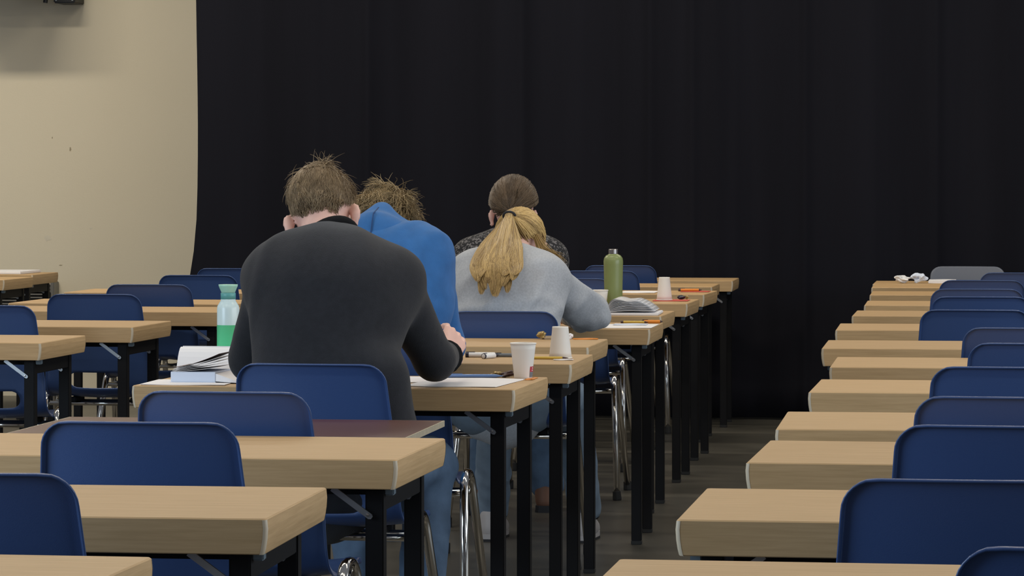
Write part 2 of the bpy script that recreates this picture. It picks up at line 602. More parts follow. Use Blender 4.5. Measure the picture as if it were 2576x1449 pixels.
def build_table():
    t = thing('folding_table', '-', 'table')
    link('tabletop', tabletop_mesh(), t)
    for c in range(4):
        link('corner_strip', corner_mesh(c), t)
    zb = TZ - TT
    legm = mesh_data('leg', *bevel_box(-0.0175, 0.0175, -0.0175, 0.0175, 0.012, zb - 0.004, 0.0025), 'black_metal')
    footm = mesh_data('foot', *bevel_box(-0.0185, 0.0185, -0.0185, 0.0185, 0.0, 0.014, 0.002), 'rubber')
    railm = mesh_data('cross_rail', *bevel_box(-0.015, 0.015, 0.085, 0.45, zb - 0.047, zb - 0.002, 0.002), 'black_metal')
    for sx in (-1, 1):
        x = sx * (TW / 2 - 0.052)
        for y in (0.0675, 0.4675):
            lg = link('leg', legm, t, (x, y, 0))
            link('foot', footm, lg)
            # folding stay: flat steel bar from the underside to the leg, riveted
            p0 = Vector((-sx * 0.080, -0.021, zb - 0.003))
            p1 = Vector((-sx * 0.012, -0.021, zb - 0.052))
            d = (p1 - p0).normalized()
            w = d.cross(Vector((0, 1, 0))) * 0.0055
            V, F = [], []
            for yy in (-0.0025, 0.0025):
                for (p, s) in ((p0, 1), (p1 + d * 0.006, 1), (p1 + d * 0.010, 0.5), (p1 + d * 0.010, -0.5), (p1 + d * 0.006, -1), (p0, -1)):
                    V.append(tuple(p + w * s + Vector((0, yy, 0))))
            F = [tuple(range(6))[::-1], tuple(range(6, 12))] + [(k, (k + 1) % 6, (k + 1) % 6 + 6, k + 6) for k in range(6)]
            st = obj('folding_stay', V, F, 'zinc', t, loc=(x, y, 0))
            rv, rf = lathe([(0.0, -0.0035), (0.0030, -0.003), (0.0035, 0.0)], 10)
            rv = [(p[0] + p1.x, p[2] + p1.y - 0.0022, p[1] + p1.z) for p in rv]
            obj('rivet', rv, rf, 'steel', st)
        link('cross_rail', railm, t, (x, 0, 0))
        v, f = bevel_box(x + sx * 0.018, x + sx * 0.036, 0.058, 0.082, zb - 0.016, zb, 0.002)
        obj('bracket', v, f, 'grey_plastic', t)
    for y in (0.12, 0.415):
        v, f = box(-TW / 2 + 0.08, TW / 2 - 0.08, y - 0.012, y + 0.012, zb - 0.02, zb - 0.001)
        obj('under_rail', v, f, 'black_metal', t)
    return t

table0 = build_table()
used = [False]
def table(xc, y, rz, label, group):
    if not used[0]:
        used[0] = True
        table0.location = (xc, y, 0)
        table0.rotation_euler = (0, 0, R(rz))
        table0['label'] = label
        table0['group'] = group
        return table0
    return dup(table0, (xc, y, 0), R(rz), label, group)

def rtable(xr, y, rz, label, group):      # by its right front corner
    a = R(rz)
    return table(xr - TW / 2 * math.cos(a), y - TW / 2 * math.sin(a), rz, label, group)
def ltable(xl, y, rz, label, group):      # by its left front corner
    a = R(rz)
    return table(xl + TW / 2 * math.cos(a), y + TW / 2 * math.sin(a), rz, label, group)

GB, GR, GA = 'beech tables of the middle row', 'beech tables of the right row', 'beech tables of the left row'
rtable(-1.182, 4.03, 0.0, 'beech folding table cut off by the bottom left corner', GB)
rtable(-1.141, 5.103, 1.5, 'empty beech table with blue chair at far left, second from bottom left', GB)
rtable(-1.140, 6.209, -0.3, 'empty beech table just in front of the maroon-topped desk', GB)
rtable(-1.231, 8.329, -1.2, 'beech table of the person in black with papers, mint bottle and cup', GB)
rtable(-1.241, 9.499, 0.4, 'beech table of the person in the blue hoodie, upside-down cup on it', GB)
rtable(-1.315, 10.475, 0.2, 'empty beech table just in front of the blonde person in grey', GB)
rtable(-1.259, 11.757, 0.8, 'beech table at the elbow of the blonde person in grey', GB)
rtable(-1.335, 12.870, 0.0, 'beech table with open magazine and olive green bottle', GB)
rtable(-1.360, 14.184, 0.0, 'beech table with upside-down cup on a red card', GB)
rtable(-1.392, 15.318, -1.5, 'beech table with orange pen, third from the curtain in middle row', GB)
rtable(-1.452, 16.400, 1.0, 'beech table second from the curtain in middle row', GB)
rtable(-1.433, 17.400, 1.2, 'farthest beech table of the middle row, standing against black curtain', GB)
ORD = ['nearest', 'second', 'third', 'fourth', 'fifth', 'sixth', 'seventh', 'eighth', 'ninth', 'tenth', 'eleventh', 'twelfth', 'thirteenth']
RT = [(-0.539, 4.10, 0), (-0.514, 5.184, 0.2), (-0.490, 6.251, -0.6), (-0.494, 7.097, 1.2), (-0.500, 8.342, 0), (-0.508, 9.464, 0.8), (-0.589, 10.507, 1.0),
      (-0.613, 11.790, 1.2), (-0.614, 13.017, 0.6), (-0.615, 14.113, 1.0), (-0.645, 15.378, 1.0), (-0.681, 16.44, 0.9), (-0.698, 17.43 - 0.535 - 0.01, 0.4)]
for k, (x, y, a) in enumerate(RT):
    lab = 'beech table in the right row, %s from the front' % ORD[k]
    if k == 0:
        lab = 'nearest beech table of the right row, cut off by the bottom edge'
    if k == 12:
        y = 16.995
        lab = 'farthest beech table of the right row with crumpled wrappers on it'
    ltable(x, y, a, lab, GR)
rtable(-3.080, 10.472, 0.0, 'beech table at the left edge, nearest of the left row', GA)
rtable(-3.088, 11.646, -0.6, 'second beech table from the front in the left row', GA)
rtable(-3.089, 12.995, -0.6, 'third beech table in the left row, just left of mint bottle', GA)
rtable(-4.210 + 0.985, 13.83, 0.0, 'fourth beech table in the left row, mostly hidden by a chair', GA)
rtable(-4.355 + 0.985, 15.18, 0.0, 'fifth beech table in the left row, its left end showing by wall', GA)
rtable(-5.317, 17.926, 1.0, 'far left beech table by the radiator with white board on it', 'beech tables by the cream wall')
rtable(-5.205, 17.03, 0.0, 'far left beech table of which only one corner shows', 'beech tables by the cream wall')

# maroon-topped desk
mz = 0.735
md = thing('maroon_desk', 'low desk with dark maroon top and pale thin edges', 'desk', (-1.7165, 7.07, 0), R(0.4))
v, f = bevel_box(-0.4365, 0.4365, 0.0008, 0.5092, mz - 0.0135, mz, 0.001)
obj('desktop', v, f, 'maroon', md)
for (x0, x1, y0, y1) in ((-0.439, 0.439, -0.0015, 0.001), (-0.439, 0.439, 0.509, 0.5115), (-0.439, -0.4363, 0.001, 0.509), (0.4363, 0.439, 0.001, 0.509)):
    v, f = box(x0, x1, y0, y1, mz - 0.0135, mz - 0.0002)
    obj('edge_band', v, f, 'edge_light', md)
for sx in (-0.37, 0.37):
    for y in (0.06, 0.45):
        v, f = tube([(sx, y, 0.0), (sx, y, mz - 0.016)], 0.014, 10)
        obj('leg', v, f, 'black_metal', md)
    v, f = box(sx - 0.012, sx + 0.012, 0.06, 0.45, mz - 0.045, mz - 0.0145)
    obj('rail', v, f, 'black_metal', md)
v, f = box(-0.37, 0.37, 0.44, 0.46, mz - 0.05, mz - 0.0145)
obj('rail', v, f, 'black_metal', md)

# ------------------------------------------------------------------ blue shell chairs (origin below the top of the backrest, facing +Y)
def chair_shell():
    prof = [(0.0, 0.845), (0.010, 0.80), (0.022, 0.74), (0.036, 0.67), (0.049, 0.60), (0.062, 0.54), (0.078, 0.495), (0.105, 0.466), (0.150, 0.452), (0.22, 0.447), (0.30, 0.450), (0.37, 0.456), (0.42, 0.455), (0.445, 0.444)]
    P_ = [Vector((0, y, z)) for y, z in prof]
    dense = []
    for i in range(len(P_) - 1):
        p0, p1, p2, p3 = P_[max(i - 1, 0)], P_[i], P_[i + 1], P_[min(i + 2, len(P_) - 1)]
        for k in range(12):
            t = k / 12
            dense.append(0.5 * ((2 * p1) + (-p0 + p2) * t + (2 * p0 - 5 * p1 + 4 * p2 - p3) * t * t + (-p0 + 3 * p1 - 3 * p2 + p3) * t ** 3))
    dense.append(P_[-1])
    ln = [0.0]
    for i in range(1, len(dense)):
        ln.append(ln[-1] + (dense[i] - dense[i - 1]).length)
    tot = ln[-1]
    ys = np.array([p.y for p in dense])
    zs = np.array([p.z for p in dense])
    ts = np.concatenate([[0, 0.002, 0.006, 0.012, 0.019, 0.027, 0.036], np.linspace(0.046, tot - 0.046, 54), tot - np.array([0.036, 0.027, 0.019, 0.012, 0.006, 0.002, 0.0])])
    nv = 33
    hw_k = ([0, 0.10, 0.22, 0.34, 0.42, 0.6, tot], [0.172, 0.180, 0.190, 0.198, 0.202, 0.200, 0.190])
    cr = 0.042
    V = []
    uv = []
    for t in ts:
        y = float(np.interp(t, ln, ys))
        z = float(np.interp(t, ln, zs))
        hw = float(np.interp(t, *hw_k))
        e = min(t, tot - t)
        if e < cr:
            hw = hw - cr + math.sqrt(max(0, cr * cr - (cr - e) ** 2))
        back = max(0.0, min(1.0, (z - 0.47) / 0.12))
        for j in range(nv):
            u = -1 + 2 * j / (nv - 1)
            a = u * hw
            q = (a / 0.19) ** 2
            V.append([a, y + 0.026 * q * back, z + 0.012 * q * (1 - back)])
            uv.append((a, t))
    V = np.array(V)
    nt_ = len(ts)
    # hand hole at the foot of the backrest
    hz = np.array([float(np.interp(t, ln, zs)) for t in ts])
    t_hi = float(np.interp(-0.548, -zs, ln))
    t_lo = float(np.interp(-0.487, -zs, ln))
    tc_, th_ = (t_hi + t_lo) / 2, (t_lo - t_hi) / 2
    hwid = 0.112
    def inside(a, t):
        dx = max(abs(a) - (hwid - th_), 0)
        return math.hypot(dx, t - tc_) < th_
    keep = []
    for i in range(nt_ - 1):
        for j in range(nv - 1):
            c4 = (i * nv + j, i * nv + j + 1, (i + 1) * nv + j + 1, (i + 1) * nv + j)
            am = sum(uv[k][0] for k in c4) / 4
            tm = sum(uv[k][1] for k in c4) / 4
            if not inside(am, tm):
                keep.append(c4)
    # snap the rim of the hole to a smooth oval
    cnt = {}
    for q in keep:
        for k in range(4):
            e = tuple(sorted((q[k], q[(k + 1) % 4])))
            cnt[e] = cnt.get(e, 0) + 1
    rim = set()
    outer = []
    for (a, b_), n in cnt.items():
        if n == 1:
            if abs(uv[a][1] - tc_) < th_ * 2.2 and abs(uv[a][0]) < hwid * 1.3 and abs(uv[b_][0]) < hwid * 1.3:
                rim.update((a, b_))
    for k in rim:
        a, t = uv[k]
        ca = max(-(hwid - th_), min(hwid - th_, a))
        d = math.hypot(a - ca, t - tc_)
        if d > 1e-6:
            na, ntt = ca + (a - ca) / d * th_, tc_ + (t - tc_) / d * th_
            y = float(np.interp(ntt, ln, ys))
            z = float(np.interp(ntt, ln, zs))
            back = max(0.0, min(1.0, (z - 0.47) / 0.12))
            q = (na / 0.19) ** 2
            V[k] = (na, y + 0.026 * q * back, z + 0.012 * q * (1 - back))
    # outer lip, curled to the rear
    loop = [j for j in range(nv)] + [i * nv + nv - 1 for i in range(1, nt_)] + [(nt_ - 1) * nv + j for j in range(nv - 2, -1, -1)] + [i * nv for i in range(nt_ - 2, 0, -1)]
    verts = [tuple(p) for p in V]
    faces = [tuple(q) for q in keep]
    grid = V.reshape(nt_, nv, 3)
    nl = len(loop)
    rings = [loop]
    tang = np.gradient(grid, axis=0)
    lat = np.gradient(grid, axis=1)
    nor = np.cross(lat, tang)
    nor = nor / (np.linalg.norm(nor, axis=2, keepdims=True) + 1e-9)
    nor = nor.reshape(-1, 3)
    # make the normals point to the rear / underside
    ref = nor[5 * nv + nv // 2]
    if ref[1] > 0:
        nor = -nor
    for (o_, r_) in ((0.0030, 0.0010), (0.0052, 0.0040), (0.0060, 0.0090), (0.0062, 0.0135)):
        ring = []
        for k, idx in enumerate(loop):
            p = V[idx]
            t = V[loop[(k + 1) % nl]] - V[loop[k - 1]]
            t = t / (np.linalg.norm(t) + 1e-9)
            nn = nor[idx]
            out = np.cross(t, nn)
            out = out / (np.linalg.norm(out) + 1e-9)
            ctr = np.array([0, grid[nt_ // 2 if False else min(max(idx // nv, 8), nt_ - 9), nv // 2, 1], grid[min(max(idx // nv, 8), nt_ - 9), nv // 2, 2]])
            if np.dot(out, p - ctr) < 0:
                out = -out
            ring.append(len(verts))
            verts.append(tuple(p + out * o_ + nn * r_))
        rings.append(ring)
    for i in range(len(rings) - 1):
        for k in range(nl):
            faces.append((rings[i][k], rings[i][(k + 1) % nl], rings[i + 1][(k + 1) % nl], rings[i + 1][k]))
    me = mesh_data('shell_raw', verts, faces, None, True)
    bm = bmesh.new()
    bm.from_mesh(me)
    bmesh.ops.delete(bm, geom=[v_ for v_ in bm.verts if not v_.link_faces], context='VERTS')
    bmesh.ops.remove_doubles(bm, verts=bm.verts, dist=0.0004)
    bmesh.ops.recalc_face_normals(bm, faces=bm.faces)
    bmesh.ops.solidify(bm, geom=list(bm.faces), thickness=0.0035)
    bmesh.ops.recalc_face_normals(bm, faces=bm.faces)
    bm.to_mesh(me)
    bm.free()
    me.polygons.foreach_set('use_smooth', [True] * len(me.polygons))
    return me

def build_chair():
    t = thing('shell_chair', '-', 'chair')
    me = chair_shell()
    me.name = 'seat_shell'
    me.materials.append(M['blue'])
    link('seat_shell', me, t)
    for sx in (-1, 1):
        pts = fillet([(sx * 0.247, -0.015, 0.012), (sx * 0.217, 0.16, 0.478), (sx * 0.217, 0.26, 0.478), (sx * 0.247, 0.43, 0.012)], 0.055, 7)
        v, f = tube(pts, 0.0125, 12)
        lf = obj('leg_frame', v, f, 'chrome', t, True)
        for p in (pts[0], pts[-1]):
            v, f = tube([(p.x, p.y, 0.0), (p.x, p.y, 0.006), (p.x - sx * 0.002, p.y, 0.036)], [0.017, 0.018, 0.016], 12)
            obj('rubber_foot', v, f, 'rubber', lf)
    for y in (0.165, 0.265):
        v, f = tube([(-0.216, y, 0.424), (0.216, y, 0.424)], 0.009, 10)
        obj('crossbar', v, f, 'chrome', t, True)
    for sx in (-0.12, 0.12):
        v, f = bevel_box(sx - 0.014, sx + 0.014, 0.15, 0.28, 0.428, 0.4475, 0.003)
        obj('seat_mount', v, f, 'black_metal', t)
    return t

chair0 = build_chair()
cused = [False]
def chair(x, y, rz, label, group):
    if not cused[0]:
        cused[0] = True
        chair0.location = (x, y, 0)
        chair0.rotation_euler = (0, 0, R(rz))
        chair0['label'] = label
        chair0['group'] = group
        return chair0
    return dup(chair0, (x, y, 0), R(rz), label, group)

GC = 'blue chairs of the middle row'
chair(-1.555, 4.840, 1, 'blue plastic chair cut by the left edge, lowest of the middle row', GC)
chair(-1.557, 5.903, 0, 'blue plastic chair at the empty table before the maroon desk', GC)
chair(-1.607, 6.770, -2, 'blue plastic chair pushed up to the maroon desk', GC)
chair(-1.645, 7.820, -3, 'blue plastic chair the person in the black sweater sits on', GC)
chair(-1.700, 8.940, 0, 'blue plastic chair the person in the blue hoodie sits on', GC)
chair(-1.670, 11.025, 2, 'blue plastic chair the blonde person in grey sits on', GC)
chair(-1.822, 12.32, 0, 'blue plastic chair the brown-haired person in tweed sits on', GC)
chair(-1.816, 13.44, 1, 'blue plastic chair at the table with the upside-down cup on red card', GC)
chair(-1.935, 14.74, 0, 'empty blue chair right behind the cream cup, third from curtain', GC)
chair(-1.947, 15.971, 0, 'empty blue chair left of the olive bottle, second from curtain', GC)
chair(-1.972, 17.000, 0, 'empty blue chair at the farthest table of the middle row', GC)
GC = 'blue chairs of the left row'
for k, (x, y) in enumerate([(-3.524, 11.284), (-3.452, 12.44), (-3.546, 13.3), (-3.670, 14.65), (-3.776, 16.131)]):
    lab = ['blue chair cut by the left edge, nearest of the left row', 'second blue chair of the left row, its oval back hole showing', 'third blue chair of the left row',
           'fourth blue chair of the left row, left of the mint bottle cap', 'farthest blue chair of the left row, against the black curtain'][k]
    chair(x, (y, 12.44, 13.62, 14.979, 16.131)[k], (0, 1, 0, 0, 0)[k], lab, GC)
GC = 'blue chairs of the right row'
RC = [(0.114, 4.043), (-0.066, 4.941), (-0.027, 6.032), (-0.014, 6.832), (-0.008, 7.924), (0.063, 9.078), (0.034, 10.015), (-0.127, 11.378), (-0.120, 12.65), (-0.144, 13.548), (-0.136, 14.716), (0.028, 15.921)]
for k, (x, y) in enumerate(RC):
    lab = 'blue chair in the right row, %s from the front' % ORD[k]
    if k == 0:
        lab = 'nearest blue chair of the right row, only its top corner in view'
    chair(x, y, (0, 1, -1, 0, 1, 0, -1, 0, 1, 0, -1, 0)[k], lab, GC)
gc = dup(chair0, (-0.235, 17.62, 0), math.pi, 'grey plastic chair at the far end of the right row', 'grey chair')
del gc['group']
gc.scale = (1.04, 1.0, 0.982)
for ch in gc.children:
    if ch.name.startswith('seat_shell'):
        ch.data = ch.data.copy()
        ch.data.materials.clear()
        ch.data.materials.append(M['greychair'])

# ------------------------------------------------------------------ signed distance modelling for the people
def A3(p):
    return np.array(p, dtype=np.float32)
def unit(v_):
    v_ = np.array(v_, dtype=float)
    return v_ / np.linalg.norm(v_)

class Field:
    def __init__(self, lo, hi, h):
        self.lo, self.h = A3(lo), h
        self.n = np.ceil((A3(hi) - self.lo) / h).astype(int) + 1
        self.F = np.full(self.n, 1.0, np.float32)
    def _sub(self, lo, hi):
        a = np.clip(np.floor((A3(lo) - self.lo) / self.h).astype(int), 0, self.n - 1)
        b_ = np.clip(np.ceil((A3(hi) - self.lo) / self.h).astype(int) + 1, 1, self.n)
        if np.any(b_ <= a):
            return None
        ax = [self.lo[i] + self.h * np.arange(a[i], b_[i], dtype=np.float32) for i in range(3)]
        return (slice(a[0], b_[0]), slice(a[1], b_[1]), slice(a[2], b_[2])), (ax[0][:, None, None], ax[1][None, :, None], ax[2][None, None, :])
    def _mix(self, sl_, d, k, cut=False):
        F = self.F[sl_]
        if cut:
            self.F[sl_] = np.maximum(F, -d)
            return
        hh = np.clip(0.5 + 0.5 * (d - F) / k, 0, 1)
        self.F[sl_] = d * (1 - hh) + F * hh - k * hh * (1 - hh)
    def cap(self, a, b_, ra, rb, k=0.02, flat=None, cut=False):
        a, b_ = A3(a), A3(b_)
        m_ = max(ra, rb) * 1.15 + k + 3 * self.h
        s = self._sub(np.minimum(a, b_) - m_, np.maximum(a, b_) + m_)
        if s is None:
            return
        sl_, (X, Y, Z) = s
        px, py, pz = X - a[0], Y - a[1], Z - a[2]
        ba = b_ - a
        if flat is not None:
            n_, q = unit(flat[0]).astype(np.float32), flat[1]
            dd = (px * n_[0] + py * n_[1] + pz * n_[2]) * (q - 1)
            px, py, pz = px + dd * n_[0], py + dd * n_[1], pz + dd * n_[2]
            ba = ba + n_ * float(np.dot(ba, n_)) * (q - 1)
        L2 = float(np.dot(ba, ba)) + 1e-9
        t = np.clip((px * ba[0] + py * ba[1] + pz * ba[2]) / L2, 0, 1)
        d = np.sqrt((px - t * ba[0]) ** 2 + (py - t * ba[1]) ** 2 + (pz - t * ba[2]) ** 2) - (ra + (rb - ra) * t)
        self._mix(sl_, d, k, cut)
    def ell(self, c, axes, rad, k=0.02, cut=False):
        c = A3(c)
        m_ = max(rad) + k + 3 * self.h
        s = self._sub(c - m_, c + m_)
        if s is None:
            return
        sl_, (X, Y, Z) = s
        q1 = q2 = 0
        for i in range(3):
            n_ = axes[i]
            u = (X - c[0]) * n_[0] + (Y - c[1]) * n_[1] + (Z - c[2]) * n_[2]
            q1 = q1 + (u / rad[i]) ** 2
            q2 = q2 + (u / rad[i] ** 2) ** 2
        k0, k1 = np.sqrt(q1), np.sqrt(q2) + 1e-6
        self._mix(sl_, (k0 * (k0 - 1) / k1).astype(np.float32), k, cut)
    def mesh(self):
        F, n = self.F, self.n
        I = F < 0
        cells = np.zeros(n - 1, np.int8)
        for dx in (0, 1):
            for dy in (0, 1):
                for dz in (0, 1):
                    cells += I[dx:n[0] - 1 + dx, dy:n[1] - 1 + dy, dz:n[2] - 1 + dz]
        act = np.argwhere((cells > 0) & (cells < 8))
        idx = -np.ones(n - 1, np.int32)
        idx[act[:, 0], act[:, 1], act[:, 2]] = np.arange(len(act))
        acc = np.zeros((len(act), 3))
        cnt = np.zeros(len(act))
        for ax in range(3):
            o1, o2 = (ax + 1) % 3, (ax + 2) % 3
            for i in (0, 1):
                for j in (0, 1):
                    p = act.copy()
                    p[:, o1] += i
                    p[:, o2] += j
                    q = p.copy()
                    q[:, ax] += 1
                    fa, fb = F[p[:, 0], p[:, 1], p[:, 2]], F[q[:, 0], q[:, 1], q[:, 2]]
                    ok = (fa < 0) != (fb < 0)
                    t = np.where(ok, fa / np.where(ok, fa - fb, 1), 0)
                    pos = p.astype(float)
                    pos[:, ax] += t
                    acc[ok] += pos[ok]
                    cnt[ok] += 1
        V = self.lo + self.h * acc / cnt[:, None]
        Q = []
        for ax in range(3):
            o1, o2 = (ax + 1) % 3, (ax + 2) % 3
            sa = [slice(None)] * 3
            sb = [slice(None)] * 3
            sa[ax], sb[ax] = slice(0, -1), slice(1, None)
            A_, B_ = I[tuple(sa)], I[tuple(sb)]
            e = np.argwhere(A_ != B_)
            e = e[(e[:, o1] > 0) & (e[:, o2] > 0) & (e[:, o1] < n[o1] - 1) & (e[:, o2] < n[o2] - 1)]
            def at_(i, j):
                c = e.copy()
                c[:, o1] += i
                c[:, o2] += j
                return idx[c[:, 0], c[:, 1], c[:, 2]]
            q = np.stack([at_(-1, -1), at_(0, -1), at_(0, 0), at_(-1, 0)], 1)
            flip = ~A_[e[:, 0], e[:, 1], e[:, 2]]
            q[flip] = q[flip][:, ::-1]
            Q.append(q)
        return V, np.concatenate(Q)

def sdf_obj(name, fld, material, parent, origin, fold=None, relax=2):
    V, Q = fld.mesh()
    # relax
    for _ in range(relax):
        S = np.zeros_like(V)
        c = np.zeros(len(V))
        for i in range(4):
            a, b_ = Q[:, i], Q[:, (i + 1) % 4]
            np.add.at(S, a, V[b_])
            np.add.at(c, a, 1)
        V = 0.5 * V + 0.5 * S / np.maximum(c, 1)[:, None]
    if fold is not None:
        n_ = np.zeros_like(V)
        fn = np.cross(V[Q[:, 2]] - V[Q[:, 0]], V[Q[:, 3]] - V[Q[:, 1]])
        for i in range(4):
            np.add.at(n_, Q[:, i], fn)
        n_ /= np.linalg.norm(n_, axis=1, keepdims=True) + 1e-12
        V = V + n_ * fold(V)[:, None]
    V = V - np.array(origin)
    me = bpy.data.meshes.new(name)
    me.from_pydata(V.tolist(), [], Q.tolist())
    me.update()
    me.materials.append(M[material])
    me.polygons.foreach_set('use_smooth', [True] * len(me.polygons))
    return link(name, me, parent)

def head_axes(pitch, roll, yaw):
    """unit axes (right, forward, up) of a head facing +Y, bowed by pitch degrees"""
    m_ = Matrix.Rotation(R(yaw), 3, 'Z') @ Matrix.Rotation(R(roll), 3, 'Y') @ Matrix.Rotation(R(-pitch), 3, 'X')
    return [np.array(m_ @ Vector(v_)) for v_ in ((1, 0, 0), (0, 1, 0), (0, 0, 1))]

def add_head(F, c, ax, sc=1.0, ear=1.0):
    r_, f_, u_ = ax
    c = np.array(c)
    P = lambda x, y, z: c + (r_ * x + f_ * y + u_ * z) * sc
    F.ell(P(0, -0.008, 0.012), ax, [0.075 * sc, 0.094 * sc, 0.092 * sc], 0.02)
    F.ell(P(0, 0.035, -0.045), ax, [0.058 * sc, 0.062 * sc, 0.080 * sc], 0.03)
    F.cap(P(-0.02, 0.075, -0.105), P(0.02, 0.075, -0.105), 0.02 * sc, 0.02 * sc, 0.03)
    F.cap(P(0, 0.094, -0.005), P(0, 0.108, -0.042), 0.008 * sc, 0.013 * sc, 0.012)
    F.cap(P(-0.04, 0.082, 0.012), P(0.04, 0.082, 0.012), 0.011 * sc, 0.011 * sc, 0.015)
    F.cap(P(-0.022, 0.092, -0.070), P(0.022, 0.092, -0.070), 0.007 * sc, 0.007 * sc, 0.008)
    F.cap(P(-0.020, 0.091, -0.082), P(0.020, 0.091, -0.082), 0.007 * sc, 0.007 * sc, 0.008)
    for s in (-1, 1):
        F.ell(P(s * 0.033, 0.092, -0.008), ax, [0.016 * sc, 0.012 * sc, 0.011 * sc], 0.004, cut=True)
        e0 = P(s * 0.080 * (0.9 + 0.1 * ear), -0.008, -0.038)
        tilt = unit(r_ * s * 0.85 + f_ * (-0.5))
        b_ = unit(np.cross(u_, tilt))
        F.ell(e0 + tilt * 0.008 * ear, [tilt, b_, u_], [0.017 * ear, 0.010, 0.033 * ear], 0.008)
        F.cap(e0 - u_ * 0.03, e0 - u_ * 0.034 + tilt * 0.004, 0.008, 0.007, 0.008)
        F.ell(e0 + tilt * 0.010 + b_ * s * 0.009, [tilt, b_, u_], [0.009, 0.006, 0.020], 0.004, cut=True)
    return P

def add_hand(F, w, fdir, ndir, thumb, curl=28, sc=1.0):
    """palm and five bent fingers; fdir = along the fingers, ndir = out of the palm, thumb = +1/-1 side"""
    f_ = unit(fdir)
    n_ = unit(np.array(ndir) - f_ * np.dot(ndir, f_))
    l_ = np.cross(f_, n_) * thumb
    w = np.array(w)
    lens = [0.070, 0.078, 0.072, 0.056]
    for i in range(4):
        off = (0.030 - 0.020 * i) * sc
        k0 = w + f_ * 0.088 * sc + l_ * off - n_ * 0.002
        F.cap(w + l_ * off * 0.6 + f_ * 0.01, k0, 0.013 * sc, 0.0115 * sc, 0.012)
        p, ang = k0, R(10 + 3 * i)
        for j, part in enumerate((0.46, 0.30, 0.24)):
            d = f_ * math.cos(ang) + n_ * math.sin(ang)
            q = p + d * lens[i] * part * sc
            F.cap(p, q, (0.0095 - 0.0006 * j) * sc, (0.0088 - 0.0008 * j) * sc, 0.003)
            p, ang = q, ang + R(curl)
    b0 = w + l_ * 0.022 * sc + f_ * 0.018
    b1 = b0 + (l_ * 0.55 + f_ * 0.75 + n_ * 0.25) * 0.040 * sc
    b2 = b1 + (l_ * 0.20 + f_ * 0.90 + n_ * 0.40) * 0.032 * sc
    b3 = b2 + (f_ * 0.90 + n_ * 0.5 - l_ * 0.1) * 0.024 * sc
    F.cap(b0, b1, 0.014 * sc, 0.012 * sc, 0.010)
    F.cap(b1, b2, 0.011 * sc, 0.010 * sc, 0.004)
    F.cap(b2, b3, 0.010 * sc, 0.008 * sc, 0.004)

def folds(seed, amp, scale=1.0):
    g = np.random.default_rng(seed)
    ws = []
    for _ in range(7):
        d = unit(g.normal(size=3) * np.array([1.0, 0.5, 0.8]))
        ws.append((d, scale * (22 + 50 * g.random()), g.random() * 6.28, unit(g.normal(size=3)), 5 + 6 * g.random(), g.random() * 6.28))
    def fn(V):
        s = np.zeros(len(V))
        wx = 0.03 * np.sin(V[:, 2] * 19 + 1.1 * seed) + 0.03 * np.sin(V[:, 0] * 15 + seed) + 0.02 * np.sin(V[:, 1] * 23)
        for (d, fr, ph, d2, f2, p2) in ws:
            patch = np.clip(np.sin((V @ d2) * f2 + p2), 0, 1)
            w = 0.5 + 0.5 * np.sin((V @ d + wx) * fr + ph)
            s += patch * (w ** 2.5 - 0.3) * (45.0 / fr) ** 0.7
        return amp * s
    return fn

def limb_dir(a, b_):
    return unit(np.array(b_) - np.array(a))

